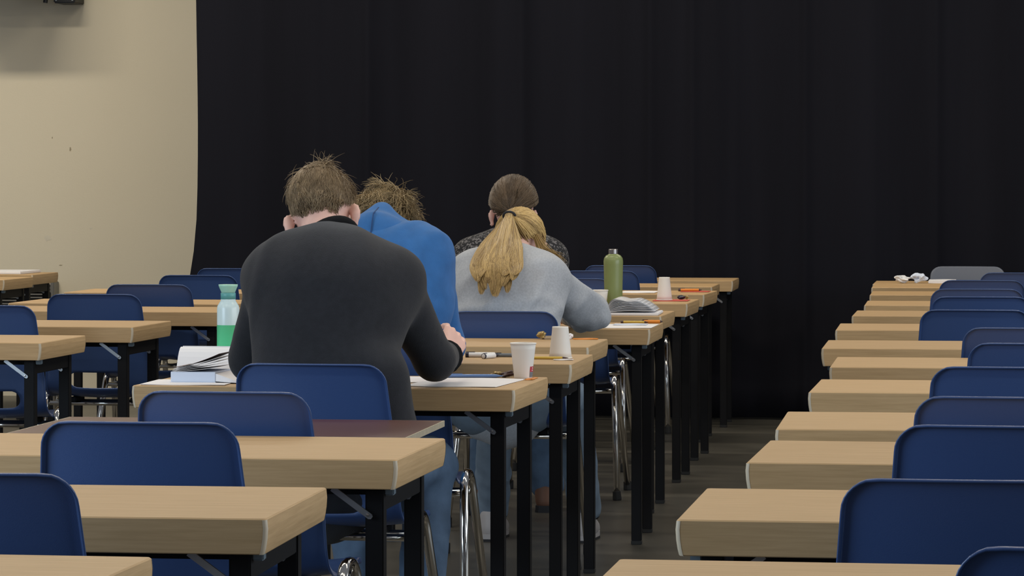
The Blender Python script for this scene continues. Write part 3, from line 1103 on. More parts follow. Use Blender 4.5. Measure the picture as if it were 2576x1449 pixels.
def person(J, label, spec):
    J = {k: np.array(v_) for k, v_ in J.items()}
    org = (J['pelvis'][0], J['pelvis'][1], 0.0)
    root = thing('person', label, 'person', org)
    s = spec
    tw = s.get('torso', 0.168)     # half width of the clothed torso
    dep = s.get('depth', 1.45)     # width / depth
    allp = np.array(list(J.values()))
    lo, hi = allp.min(0) - 0.24, allp.max(0) + 0.26
    lo[2] = -0.01
    YF = ((0, 1, 0), dep)
    ax = head_axes(*s['head'])
    hc = J['head']
    nb = hc - ax[2] * 0.085 - ax[1] * 0.030
    def torso(F, o_):
        F.cap(J['pelvis'], J['belly'], tw * 1.0 + o_, tw * 0.96 + o_, 0.03, YF)
        F.cap(J['belly'], J['chest'], tw * 0.96 + o_, tw * 0.98 + o_, 0.06, YF)
        sp_ = unit(J['upper'] - J['belly'])
        xr = unit(J['rs'] - J['ls'])
        yb = unit(np.cross(sp_, xr))
        xr = np.cross(yb, sp_)
        F.ell(J['chest'] * 0.55 + J['upper'] * 0.45, [xr, yb, sp_], [tw * 1.10 + o_, tw / dep * 1.10 + o_, 0.185 + o_], 0.09)
        F.cap(J['ls'], J['rs'], 0.062 + o_, 0.062 + o_, 0.09)
        nk_ = J['neck'] - np.array([0, 0, 0.03])
        F.cap(J['upper'], nk_, 0.085 + o_, 0.056 + o_, 0.09)
        F.cap(J['ls'], nk_, 0.052 + o_, 0.054 + o_, 0.08)
        F.cap(J['rs'], nk_, 0.052 + o_, 0.054 + o_, 0.08)
    def arms(F, o_, cut=1.0):
        for a in 'lr':
            sh, el, wr = J[a + 's'], J[a + 'e'], J[a + 'w']
            F.cap(sh, el, s.get('ua', 0.070) + o_, s.get('el', 0.052) + o_, 0.016)
            e2 = el + (wr - el) * cut
            F.cap(el, e2, s.get('el', 0.052) + o_, s.get('wr', 0.038) + o_, 0.02)
    def legs(F, o_):
        F.cap(J['lh'], J['rh'], 0.118 + o_, 0.118 + o_, 0.05)
        F.cap(J['lh'] + (0, -0.03, 0.05), J['rh'] + (0, -0.03, 0.05), 0.115 + o_, 0.115 + o_, 0.05)
        for a in 'lr':
            F.cap(J[a + 'h'], J[a + 'k'], 0.090 + o_, s.get('kn', 0.066) + o_, 0.03)
            F.cap(J[a + 'k'], J[a + 'a'], s.get('kn', 0.066) + o_, s.get('an', 0.052) + o_, 0.02)
    # body, one continuous mesh
    F = Field(lo, hi, 0.0062)
    torso(F, -0.022)
    F.cap(J['neck'] - np.array([0, 0.01, 0.05]), nb, 0.060 * s.get('nk', 1), 0.054 * s.get('nk', 1), 0.03)
    P = add_head(F, hc, ax, s.get('hs', 1.0), s.get('ear', 1.0))
    for a in 'lr':
        sh, el, wr = J[a + 's'], J[a + 'e'], J[a + 'w']
        F.cap(sh, el, 0.048, 0.036, 0.03)
        F.cap(el, wr, 0.036, 0.026, 0.02)
        d = limb_dir(el, wr)
        hd = s.get(a + 'hand', (d[0] * 0.4 + (0.35 if a == 'l' else -0.35), 0.9, -0.05))
        add_hand(F, wr + d * 0.008, hd, s.get(a + 'palm', (0, 0, -1)), 1 if a == 'l' else -1, s.get('curl', 28), s.get('hsz', 1.0))
    F.cap(J['lh'], J['rh'], 0.095, 0.095, 0.04)
    for a in 'lr':
        F.cap(J[a + 'h'], J[a + 'k'], 0.072, 0.05, 0.03)
        F.cap(J[a + 'k'], J[a + 'a'], 0.05, 0.034, 0.02)
        F.cap(J[a + 'a'], J[a + 'a'] + (0, 0.12, -0.02), 0.034, 0.026, 0.02)
    body = sdf_obj('body', F, 'skin', root, org, None, 1)
    for q in (-1, 1):
        bm = bmesh.new()
        bmesh.ops.create_uvsphere(bm, u_segments=12, v_segments=8, radius=0.0115)
        me = bpy.data.meshes.new('eye')
        bm.to_mesh(me)
        bm.free()
        me.materials.append(M['eye'])
        me.polygons.foreach_set('use_smooth', [True] * len(me.polygons))
        link('eye', me, root, tuple(P(q * 0.033, 0.078, -0.008) - np.array(org)))
    # upper garment
    F = Field(lo, hi, 0.0075)
    torso(F, 0.0)
    arms(F, 0.0, s.get('cut', 0.90))
    for (a, b_, r1, r2, k) in s.get('extra', []):
        F.cap(a, b_, r1, r2, k)
    F.cap(J['neck'] + (0, 0.0, 0.02), nb, 0.060 * s.get('nk', 1) + 0.004, 0.058, 0.01, cut=True)
    top = sdf_obj(s['topname'], F, s['top'], root, org, folds(s['seed'], s.get('fold', 0.0035), s.get('fscale', 1.0)), 7)
    # ribbed cuffs
    for a in 'lr':
        el, wr = J[a + 'e'], J[a + 'w']
        c0 = el + (wr - el) * (s.get('cut', 0.90) - 0.12)
        c1 = el + (wr - el) * (s.get('cut', 0.90) + 0.07)
        n = 8
        pts = [tuple(c0 + (c1 - c0) * t / n - np.array(org)) for t in range(n + 1)]
        rr = [s.get('wr', 0.038) + 0.006 - 0.0035 * t / n + 0.0014 * (-1) ** t for t in range(n + 1)]
        v, f = tube(pts, rr, 18)
        obj('cuff', v, f, s.get('rib', s['top']), top, True)
    # collar
    if s.get('collar', True):
        d = unit(nb - J['neck'])
        c = J['neck'] + d * s.get('collar_up', 0.010)
        r0 = unit(np.cross(d, (0, 0.2, 1)) if abs(d[2]) < 0.95 else np.cross(d, (0, 1, 0)))
        r0 = unit(np.array((1, 0, 0)) - d * d[0])
        r1 = np.cross(d, r0)
        ringr = 0.060 * s.get('nk', 1) + 0.008
        pts = [tuple(c + (r0 * math.cos(a) + r1 * math.sin(a)) * ringr - np.array(org)) for a in np.linspace(0, 2 * math.pi, 33)[:-1]]
        v, f = tube(pts, s.get('collar_r', 0.011), 10, closed=True)
        obj('collar', v, f, s.get('rib', s['top']), top, True)
    # trousers
    F = Field(lo, hi, 0.0085)
    legs(F, 0.0)
    sdf_obj('trousers', F, s['legs'], root, org, folds(s['seed'] + 5, 0.004), 2)
    # shoes
    for a in 'lr':
        an = J[a + 'a']
        an = np.array([an[0], an[1], 0.085])
        F = Field(an - (0.09, 0.13, 0.09), an + (0.09, 0.27, 0.10), 0.006)
        F.cap(an + (0, -0.045, -0.045), an + (0, 0.13, -0.052), 0.036, 0.040, 0.02)
        F.cap(an + (0, -0.03, 0.0), an + (0, 0.07, -0.035), 0.042, 0.034, 0.03)
        F.cap(an + (0, -0.2, -0.128), an + (0, 0.4, -0.128), 0.063, 0.063, 0.01, cut=True)
        sh = sdf_obj('shoe', F, s['shoe'], root, org, None, 1)
        pl = []
        for (y, hw) in ((-0.085, 0.020), (-0.07, 0.034), (0.0, 0.034), (0.10, 0.043), (0.15, 0.036), (0.172, 0.018)):
            pl.append((hw, y))
        ring = [(an[0] - org[0] + x, an[1] - org[1] + y) for x, y in pl] + [(an[0] - org[0] - x, an[1] - org[1] + y) for x, y in pl[::-1]]
        n = len(ring)
        V = [(x, y, 0.0) for x, y in ring] + [(x, y, 0.026) for x, y in ring]
        Fc = [tuple(range(n))[::-1], tuple(range(n, 2 * n))] + [(k, (k + 1) % n, (k + 1) % n + n, k + n) for k in range(n)]
        obj('sole', V, Fc, s['sole'], sh)
        V = [(x, y, -0.0) for x, y in ring] + [(x * 1.0, y, 0.009) for x, y in ring]
        cxy = np.mean(np.array(ring), 0)
        V = [(cxy[0] + (p[0] - cxy[0]) * 1.03, cxy[1] + (p[1] - cxy[1]) * 1.02, p[2]) for p in V]
        obj('outsole', V, Fc, 'shoe_black', sh)
        if s.get('stripe'):
            v, f = tube([tuple(an - np.array(org) + p) for p in ((-0.043, 0.0, 0.0), (-0.03, -0.04, 0.012), (0.0, -0.05, 0.014), (0.03, -0.04, 0.012), (0.043, 0.0, 0.0))], 0.009, 8)
            obj('heel_stripe', v, f, 'shoe_black', sh, True)
    return root, J, hc, ax, np.array(org)

# ------------------------------------------------------------------ hair
def scalp_thr(x, y):
    a = math.atan2(abs(x), -y)
    return float(np.interp(a, [0, 0.75, 1.2, 1.6, 2.2, 3.15], [-0.90, -0.76, -0.26, 0.0, 0.34, 0.55]))
HR = np.array([0.075, 0.094, 0.092])
def on_head(hc, ax, d, off, sc=1.0):
    """point above the skull in local unit direction d"""
    q = d * (HR * sc + off)
    c = hc + (ax[1] * -0.008 + ax[2] * 0.012) * sc
    return c + ax[0] * q[0] + ax[1] * q[1] + ax[2] * q[2]

def strands_obj(name, paths, radii, tones, material, parent, org):
    V, F, T = [], [], []
    for pts, rad, tn in zip(paths, radii, tones):
        n = len(pts)
        t = np.gradient(np.array(pts), axis=0)
        t /= np.linalg.norm(t, axis=1, keepdims=True) + 1e-9
        a = np.array([0.31, 0.47, 0.83])
        s1 = np.cross(t, a)
        s1 /= np.linalg.norm(s1, axis=1, keepdims=True) + 1e-9
        s2 = np.cross(t, s1)
        b0 = len(V)
        for i in range(n):
            r_ = rad * (1.0 - 0.75 * (i / (n - 1)) ** 2)
            for k in range(3):
                an = 2.094 * k
                V.append(pts[i] + (s1[i] * math.cos(an) + s2[i] * math.sin(an)) * r_ - org)
                T.append(tn)
        for i in range(n - 1):
            for k in range(3):
                k2 = (k + 1) % 3
                F.append((b0 + i * 3 + k, b0 + i * 3 + k2, b0 + i * 3 + 3 + k2, b0 + i * 3 + 3 + k))
    me = bpy.data.meshes.new(name)
    me.from_pydata([tuple(p) for p in V], [], F)
    me.update()
    me.materials.append(M[material])
    me.polygons.foreach_set('use_smooth', [True] * len(me.polygons))
    at = me.attributes.new('tone', 'FLOAT', 'POINT')
    at.data.foreach_set('value', np.array(T, np.float32))
    o = link(name, me, parent)
    o['kind'] = 'stuff'
    return o

def hair_cap(hc, ax, off_fn, material, parent, org, sc=1.0, lump=0.004, seed=1):
    nu, nv = 64, 40
    V, ids, F = [], {}, []
    g = np.random.default_rng(seed)
    w = [(unit(g.normal(size=3)), 5 + 9 * g.random(), g.random() * 6) for _ in range(6)]
    for i in range(nv + 1):
        th = math.pi * i / nv
        for j in range(nu):
            ph = 2 * math.pi * j / nu
            d = np.array([math.sin(th) * math.cos(ph), math.sin(th) * math.sin(ph), math.cos(th)])
            thr = scalp_thr(d[0], d[1])
            marg = d[2] - thr
            edge = max(0.0, min(1.0, marg / 0.35))
            off = off_fn(d) * 0.55 * (0.15 + 0.85 * edge) + lump * edge * sum(math.sin(np.dot(d, a) * fr + p) for a, fr, p in w) / 3
            if marg < 0:
                off = -0.012
            V.append(on_head(hc, ax, d, off, sc) - org)
    for i in range(nv):
        for j in range(nu):
            F.append((i * nu + j, i * nu + (j + 1) % nu, (i + 1) * nu + (j + 1) % nu, (i + 1) * nu + j))
    o = obj('hair', V, F, material, parent, True)
    return o

def roots(n, g, margin=0.0):
    out = []
    while len(out) < n:
        d = unit(g.normal(size=3))
        if d[2] > scalp_thr(d[0], d[1]) + margin:
            out.append(d)
    return out

def short_hair(hc, ax, parent, org, n, seed, len_fn, comb_fn, off_fn, messy, material, rad=0.0010, sc=1.0, curl=0.0):
    g = np.random.default_rng(seed)
    paths, tones, rads = [], [], []
    # clumps share a direction so locks form
    cl = roots(150, g, -0.05)
    cld = [g.normal(size=3) for _ in cl]
    clt = g.random(len(cl))
    CL = np.array(cl)
    for d in roots(n, g):
        ci = int(np.argmax(CL @ d))
        ln = len_fn(d) * (0.7 + 0.6 * g.random())
        p = on_head(hc, ax, d, off_fn(d) * 0.6, sc)
        nw = ax[0] * d[0] / HR[0] + ax[1] * d[1] / HR[1] + ax[2] * d[2] / HR[2]
        nw = unit(nw)
        cm = comb_fn(d)
        cm = ax[0] * cm[0] + ax[1] * cm[1] + ax[2] * cm[2]
        ns = (cld[ci] * 0.8 + g.normal(size=3) * 0.35) * messy
        ns = ns - nw * (ns @ nw) * 0.6
        dirn = unit(nw * float(np.interp(d[2], [-0.5, 0.2, 0.5], [0.10, 0.16, 0.36])) + cm + ns)
        pts = [p]
        m_ = 6
        bend = unit(np.cross(dirn, nw) + g.normal(size=3) * 0.4) * curl
        for k in range(m_ - 1):
            pts.append(pts[-1] + dirn * ln / (m_ - 1))
            dirn = unit(dirn - nw * 0.16 + np.array([0, 0, -0.05]) + bend * math.sin(k * 1.6 + ci) + g.normal(size=3) * 0.06)
            # stay outside the skull
            q = pts[-1] - (hc + (ax[1] * -0.008 + ax[2] * 0.012) * sc)
            lq = np.array([q @ ax[0], q @ ax[1], q @ ax[2]]) / (HR * sc + off_fn(d) * 0.8)
            L_ = np.linalg.norm(lq)
            if L_ < 1.0:
                pts[-1] = pts[-1] + q * (1.0 / L_ - 1.0)
        paths.append(np.array(pts))
        rads.append(rad)
        tones.append(float(np.clip(0.15 + 0.45 * clt[ci] + 0.4 * g.random(), 0, 1)))
    return strands_obj('hair_strands', paths, rads, tones, material, parent, org)

def pulled_hair(hc, ax, tie, parent, org, n, seed, material, off=0.010, rad=0.0012, sc=1.0):
    """smooth hair combed over the skull to the tie direction"""
    g = np.random.default_rng(seed)
    tie = unit(tie)
    paths, tones, rads = [], [], []
    for d in roots(n, g):
        tn = g.random()
        w = math.acos(max(-1, min(1, float(d @ tie))))
        m_ = 9
        o_ = off + 0.004 * g.random()
        pts = []
        for k in range(m_):
            t = k / (m_ - 1)
            if w < 1e-3:
                q = d
            else:
                q = (math.sin((1 - t) * w) * d + math.sin(t * w) * tie) / math.sin(w)
            pts.append(on_head(hc, ax, unit(q), o_ + 0.006 * t, sc) + g.normal(size=3) * 0.0006)
        paths.append(np.array(pts))
        rads.append(rad * 1.5)
        tones.append(float(np.clip(0.1 + 0.5 * (0.5 + 0.5 * math.sin(8 * d[0] + 5 * d[2])) + 0.4 * tn, 0, 1)))
    return strands_obj('hair_strands', paths, rads, tones, material, parent, org)

# ---- person in the black sweater
P1 = dict(pelvis=(-1.664, 8.013, 0.574), belly=(-1.662, 8.043, 0.754), chest=(-1.653, 8.105, 0.955), upper=(-1.655, 8.166, 1.040), neck=(-1.674, 8.244, 1.112), head=(-1.725, 8.350, 1.210),
          ls=(-1.788, 8.144, 1.050), rs=(-1.520, 8.199, 1.030), le=(-1.884, 8.253, 0.833), lw=(-1.863, 8.569, 0.805), re=(-1.441, 8.379, 0.830), rw=(-1.443, 8.581, 0.828),
          lh=(-1.742, 8.033, 0.560), rh=(-1.590, 8.051, 0.560), lk=(-1.896, 8.433, 0.530), rk=(-1.462, 8.396, 0.568), la=(-1.871, 8.366, 0.10), ra=(-1.457, 8.276, 0.10))
root, J, hc, ax, org = person(P1, 'person in a black sweater and jeans hunched over the table, seen from behind', dict(
    head=(32, -10, 6), torso=0.172, depth=1.45, topname='sweater', top='black_knit', rib='black_rib', legs='denim', shoe='shoe_white', sole='shoe_white', seed=3, fold=0.004, fscale=0.7, ear=0.9, cut=0.93,
    rhand=(0.05, 0.8, 0.45), rpalm=(-0.8, 0.2, -0.5), collar_up=0.026, collar_r=0.014,
    extra=[((-1.52, 8.02, 0.80), (-1.50, 8.03, 0.60), 0.085, 0.085, 0.05)]))
off1 = lambda d: 0.004 + 0.009 * max(0, d[2])
cap1 = hair_cap(hc, ax, off1, 'hair_cap1', root, org, 1.0, 0.001, 11)
short_hair(hc, ax, cap1, org, 8500, 21,
           lambda d: float(np.interp(d[2], [-0.8, -0.4, 0.1, 0.5, 1], [0.009, 0.015, 0.030, 0.042, 0.044])),
           lambda d: np.array([-0.12 * d[0], 0.5 * max(0, d[2]), -1.0 * (1 - max(0, d[2]))]), off1, 0.26, 'hair_brown', rad=0.00085, curl=0.12)

# ---- person in the blue hoodie
P2 = dict(pelvis=(-1.735, 9.165, 0.539), belly=(-1.732, 9.175, 0.725), chest=(-1.734, 9.246, 0.931), upper=(-1.740, 9.295, 1.029), neck=(-1.756, 9.384, 1.111), head=(-1.782, 9.505, 1.150),
          ls=(-1.856, 9.278, 1.074), rs=(-1.636, 9.314, 1.078), le=(-1.917, 9.370, 0.830), lw=(-1.863, 9.712, 0.805), re=(-1.588, 9.415, 0.818), rw=(-1.725, 9.732, 0.805),
          lh=(-1.806, 9.184, 0.540), rh=(-1.666, 9.204, 0.540), lk=(-1.905, 9.625, 0.520), rk=(-1.699, 9.655, 0.520), la=(-1.909, 9.675, 0.10), ra=(-1.702, 9.705, 0.10))
root, J, hc, ax, org = person(P2, 'person in a bright blue hoodie with messy dark blond hair', dict(
    head=(48, 4, -4), torso=0.165, depth=1.4, topname='hoodie', top='hoodie', legs='denim', shoe='shoe_white', sole='shoe_white', seed=9, fold=0.006, fscale=0.8, collar=False, cut=0.92, el=0.058, ua=0.074,
    extra=[((-1.70, 9.18, 0.74), (-1.66, 9.18, 0.56), 0.12, 0.12, 0.05)]))
off2 = lambda d: 0.008 + 0.008 * max(0, d[2])
cap2 = hair_cap(hc, ax, off2, 'hair_cap2', root, org, 1.0, 0.001, 12)
short_hair(hc, ax, cap2, org, 5000, 22, lambda d: 0.052, lambda d: np.array([0.5 * d[0], 0.1, -0.6]), off2, 0.40, 'hair_blond_dark', rad=0.0011, curl=0.45)
F = Field((-2.02, 9.10, 0.95), (-1.48, 9.62, 1.28), 0.0055)
ua = [np.array((1, 0, 0)), unit((0, 1, 0.45)), unit((0, -0.45, 1))]
F.ell((-1.762, 9.285, 1.118), ua, [0.104, 0.066, 0.070], 0.02)
F.cap((-1.762, 9.320, 1.135), (-1.762, 9.380, 1.196), 0.052, 0.016, 0.05)
F.cap((-1.665, 9.350, 1.132), (-1.755, 9.372, 1.180), 0.024, 0.018, 0.05)
F.cap((-1.860, 9.350, 1.132), (-1.770, 9.372, 1.180), 0.024, 0.018, 0.05)
F.cap((-1.762, 9.215, 1.050), (-1.762, 9.245, 1.090), 0.030, 0.045, 0.05)
hood = sdf_obj('hood', F, 'hoodie', root, org, folds(31, 0.004, 0.8), 3)
hv = np.array([v_.co for v_ in hood.data.vertices]) + org
line = []
for zz in np.linspace(1.205, 1.03, 12):
    m_ = (abs(hv[:, 0] + 1.762) < 0.008) & (abs(hv[:, 2] - zz) < 0.008)
    if m_.any():
        q = hv[m_]
        line.append(tuple(np.array((-1.762, q[:, 1].min() - 0.0005, zz)) - org))
if len(line) > 2:
    v, f = tube(line, 0.0018, 6)
    obj('seam', v, f, 'hoodie_seam', hood, True)

# ---- blonde person in grey
P3 = dict(pelvis=(-1.686, 11.175, 0.544), belly=(-1.687, 11.190, 0.701), chest=(-1.689, 11.250, 0.861), upper=(-1.690, 11.300, 0.925), neck=(-1.689, 11.375, 0.985), head=(-1.680, 11.490, 1.066),
          ls=(-1.807, 11.277, 0.950), rs=(-1.573, 11.312, 0.952), le=(-1.927, 11.421, 0.825), lw=(-1.704, 11.850, 0.805), re=(-1.431, 11.520, 0.822), rw=(-1.560, 11.860, 0.805),
          lh=(-1.769, 11.161, 0.545), rh=(-1.617, 11.184, 0.545), lk=(-1.789, 11.644, 0.525), rk=(-1.518, 11.653, 0.520), la=(-1.837, 11.909, 0.11), ra=(-1.508, 11.908, 0.12))
root, J, hc, ax, org = person(P3, 'blonde person with a ponytail in a grey sweatshirt, leaning on the table', dict(
    head=(52, 3, 4), torso=0.160, depth=1.4, topname='sweatshirt', top='grey_knit', legs='pale_denim', shoe='shoe_white', sole='shoe_white', stripe=True, seed=14, fold=0.009, fscale=0.75, nk=0.9, hs=0.97, hsz=0.92, ua=0.068, el=0.058, wr=0.036,
    kn=0.062, an=0.060, collar_r=0.009))
tie3 = np.array([-0.28, -0.62, 0.73])
M3 = np.array(ax)
tl = unit((M3 @ tie3))
cap3 = hair_cap(hc, ax, lambda d: 0.011, 'hair_cap3', root, org, 0.97, 0.002, 13)
pulled_hair(hc, ax, tl, cap3, org, 2600, 23, 'hair_blonde', 0.012, 0.0011, 0.97)
tp = on_head(hc, ax, tl, 0.020, 0.97)
# hair tie
tdir = unit(np.array([-0.05, -0.75, -0.35]))
a1 = unit(np.cross(tdir, (0, 0, 1)))
a2 = np.cross(tdir, a1)
v, f = tube([tuple(tp + tdir * 0.006 + (a1 * math.cos(a) * 0.021 + a2 * math.sin(a) * 0.017) - org) for a in np.linspace(0, 6.283, 21)[:-1]], 0.0042, 8, closed=True)
obj('hair_tie', v, f, 'shoe_black', root, True)
# ponytail: body of hair and loose strands
def bez(P, t):
    x = t * (len(P) - 1)
    i = min(int(x), len(P) - 2)
    u = x - i
    p0, p1, p2, p3 = P[max(i - 1, 0)], P[i], P[i + 1], P[min(i + 2, len(P) - 1)]
    return 0.5 * ((2 * p1) + (-p0 + p2) * u + (2 * p0 - 5 * p1 + 4 * p2 - p3) * u * u + (-p0 + 3 * p1 - 3 * p2 + p3) * u ** 3)
g = np.random.default_rng(5)
paths, rads, tones = [], [], []
CV, CF = [], []
LOCKS = [(-0.078, 0.945, 0.10), (-0.062, 0.918, 0.25), (-0.046, 0.902, 0.10), (-0.030, 0.897, 0.0), (-0.016, 0.905, 0.18), (0.002, 0.894, 0.05), (0.018, 0.908, 0.2), (0.034, 0.930, 0.1),
         (0.048, 0.950, 0.05), (0.056, 0.968, 0.15), (-0.055, 0.960, 0.0), (-0.010, 0.935, 0.0), (0.030, 0.965, 0.0), (-0.035, 0.940, 0.3), (0.010, 0.950, 0.3)]
for li, (ex, ez, dk) in enumerate(LOCKS):
    under = li >= 10
    back = 0.010 if under else -0.006 * (1 - (ex / 0.08) ** 2)
    sway = 0.010 * math.sin(li * 2.4)
    cx_ = -1.688
    pth = np.array([tp, tp + (ex * 0.16, -0.040, -0.010 - 0.003 * abs(li - 5)), (cx_ + ex * 0.75 - 0.010 + sway * 0.4, 11.232 + back, 1.062), (cx_ + ex * 1.02 - 0.004 - sway, 11.130 + back, 1.003),
                    (cx_ + ex * 1.0 + sway, 11.082 + back, ez + (1.003 - ez) * 0.42), (cx_ + ex * 0.88 + sway * 1.6, 11.060 + back, ez)])
    rr = [0.008, 0.012, 0.019, 0.021, 0.014, 0.004]
    ctr = [bez(pth, t) for t in np.linspace(0, 0.86, 16)]
    v, f = tube([tuple(p - org) for p in ctr], [float(np.interp(t, np.linspace(0, 1, 6), rr)) * 0.14 * (1 if t < 0.7 else max(0.1, (0.88 - t) / 0.18)) for t in np.linspace(0, 0.86, 16)], 8)
    o_ = len(CV)
    CV += v
    CF += [tuple(i + o_ for i in q) for q in f]
    for _ in range(230):
        a = g.random() * 6.283
        q = 0.35 + 0.80 * math.sqrt(g.random())
        end = 0.86 + 0.14 * g.random()
        ph, fq, am = g.random() * 6.28, 2 + 3 * g.random(), 0.0025 * g.random()
        st, pw = 0.02 * g.random(), 0.8 + 0.5 * g.random()
        pts = []
        for k in range(17):
            t = min(1.0, st + (end - st) * (k / 16) ** pw)
            w_ = float(np.interp(t, np.linspace(0, 1, 6), rr)) * q
            aa = a + 0.6 * t * math.sin(ph)
            wv_ = am * math.sin(fq * 3 * t + ph) * t
            pts.append(bez(pth, t) + np.array([math.cos(aa) * w_ + wv_, math.sin(aa) * w_ * 0.6, math.sin(aa) * w_ * 0.4]))
        paths.append(np.array(pts))
        rads.append(0.0013)
        tones.append(float(np.clip(0.60 - dk * 1.6 + 0.8 * (g.random() - 0.5) - (0.25 if under else 0), 0, 1)))
pony = obj('ponytail', CV, CF, 'hair_cap3', root, True)
strands_obj('hair_strands', paths, rads, tones, 'hair_blonde', pony, org)
# loose lock falling over the right shoulder
paths, rads, tones = [], [], []
for _ in range(260):
    o_ = g.normal(size=3) * np.array([0.012, 0.006, 0.006])
    st = on_head(hc, ax, unit(M3 @ np.array([0.62, -0.5, 0.1])), 0.012, 0.97)
    seq = np.array([st, st + (0.022, -0.03, -0.035), st + (0.040, -0.06, -0.058), st + (0.066, -0.075, -0.070), st + (0.085, -0.07, -0.095)])
    paths.append(np.array([bez(seq, t) + o_ * (0.4 + t) for t in np.linspace(0, 0.8 + 0.2 * g.random(), 9)]))
    rads.append(0.0012)
    tones.append(float(np.clip(0.2 + 0.5 * g.random(), 0, 1)))
strands_obj('loose_lock', paths, rads, tones, 'hair_blonde', root, org)

# ---- brown-haired person in tweed
P4 = dict(pelvis=(-1.855, 12.455, 0.580), belly=(-1.855, 12.450, 0.711), chest=(-1.862, 12.462, 0.870), upper=(-1.868, 12.511, 0.966), neck=(-1.868, 12.562, 1.046), head=(-1.867, 12.623, 1.180),
          ls=(-2.008, 12.491, 0.985), rs=(-1.725, 12.533, 0.985), le=(-2.055, 12.585, 0.825), lw=(-1.997, 12.960, 0.805), re=(-1.706, 12.636, 0.825), rw=(-1.845, 12.980, 0.805),
          lh=(-1.927, 12.351, 0.560), rh=(-1.782, 12.372, 0.560), lk=(-1.997, 12.795, 0.520), rk=(-1.816, 12.822, 0.520), la=(-2.020, 12.944, 0.11), ra=(-1.790, 12.971, 0.11))
root, J, hc, ax, org = person(P4, 'brown-haired person in a dark tweed jacket, behind the blonde person', dict(
    head=(14, 0, 0), torso=0.160, depth=1.4, topname='jacket', top='tweed', legs='denim', shoe='shoe_brown', sole='shoe_black', seed=19, fold=0.004, ear=0.75, nk=0.9, hsz=0.92, cut=0.94, kn=0.075, an=0.070))
cap4 = hair_cap(hc, ax, lambda d: 0.013 + 0.006 * abs(d[0]), 'hair_cap4', root, org, 1.0, 0.002, 14)
pulled_hair(hc, ax, np.array([0, -0.88, -0.48]), cap4, org, 2200, 24, 'hair_dark', 0.013, 0.0011)
v, f = tube([tuple(on_head(hc, ax, unit(np.array([0, -0.88, -0.48])), 0.02 - 0.0 * k) + np.array([0, -0.010 * k ** 0.5, -0.03 * k]) - org) for k in range(6)], [0.014, 0.020, 0.024, 0.022, 0.016, 0.005], 12)
obj('ponytail', v, f, 'hair_cap4', root, True)

# ------------------------------------------------------------------ things on the tables
Z = TZ
def sheet(name, x0, x1, y0, y1, rz, label, cat='paper', material='paper', h=0.0012, skew=0.0, z=Z):
    cx_, cy = (x0 + x1) / 2, (y0 + y1) / 2
    hx, hy = (x1 - x0) / 2, (y1 - y0) / 2
    V, F = [], []
    n = 8
    for zz in (0.0, h):
        for j in (-1, 1):
            for i in range(n + 1):
                u = -1 + 2 * i / n
                V.append((u * hx, j * hy, zz + 0.0006 * (1 + math.sin(u * 3 + j))))
    a = n + 1
    for i in range(n):
        F.append((2 * a + i, 2 * a + i + 1, 3 * a + i + 1, 3 * a + i))
        F.append((i, a + i, a + i + 1, i + 1))
        F.append((i, i + 1, 2 * a + i + 1, 2 * a + i))
        F.append((a + i, 3 * a + i, 3 * a + i + 1, a + i + 1))
    F.append((0, 2 * a, 3 * a, a))
    F.append((n, a + n, 3 * a + n, 2 * a + n))
    o = obj(name, V, F, material, None, False, (cx_, cy, z + 0.0003), (0, 0, R(rz)))
    return tag(o, label, cat)

def cup(x, y, label, h=0.092, rt=0.0335, rb=0.0235, upside=False, z=Z, printed=False, mat_='cup'):
    t = thing('paper_cup', label, 'cup', (x, y, z), 0.0, 'paper cups')
    pr = [(0.0, 0.006), (rb - 0.002, 0.006), (rb - 0.001, 0.0), (rb, 0.0), (rb + 0.0003, 0.004)]
    pr += [(rb + (rt - rb) * k / 6, 0.004 + (h - 0.006) * k / 6) for k in range(1, 7)]
    pr += [(rt - 0.001, h - 0.002)] + [(rt - 0.001 - (rt - rb) * k / 6, h - 0.002 - (h - 0.010) * k / 6) for k in range(1, 7)] + [(0.0, 0.009)]
    sgn = -1 if upside else 1
    zz = h + 0.001 if upside else 0.0
    v, f = lathe(pr, 32)
    if upside:
        v = [(p[0], p[1], zz - p[2]) for p in v]
        f = [q[::-1] for q in f]
    obj('wall', v, f, mat_, t, True)
    rimz = 0.0022 if upside else h
    v, f = tube([(rt * math.cos(a), rt * math.sin(a), rimz) for a in np.linspace(0, 6.2832, 33)[:-1]], 0.0020, 8, closed=True)
    obj('rim', v, f, mat_, t, True)
    if printed:
        def patch(name, a0, a1, z0, z1, m_, lift):
            V, F = [], []
            for i in range(7):
                a = R(a0 + (a1 - a0) * i / 6)
                for q in (z0, z1):
                    r_ = rb + (rt - rb) * q / h + lift
                    V.append((r_ * math.cos(a), r_ * math.sin(a), q))
            for i in range(6):
                F.append((2 * i, 2 * i + 2, 2 * i + 3, 2 * i + 1))
            obj(name, V, F, m_, t)
        patch('red_logo', -38, 12, 0.018, 0.032, 'red', 0.0006)
        patch('grey_print', -38, 12, 0.004, 0.0175, 'greyprint', 0.0006)
        patch('white_mark', -24, -14, 0.0265, 0.0295, 'white', 0.0011)
        patch('white_mark', -24, -14, 0.0205, 0.0240, 'white', 0.0011)
    return t

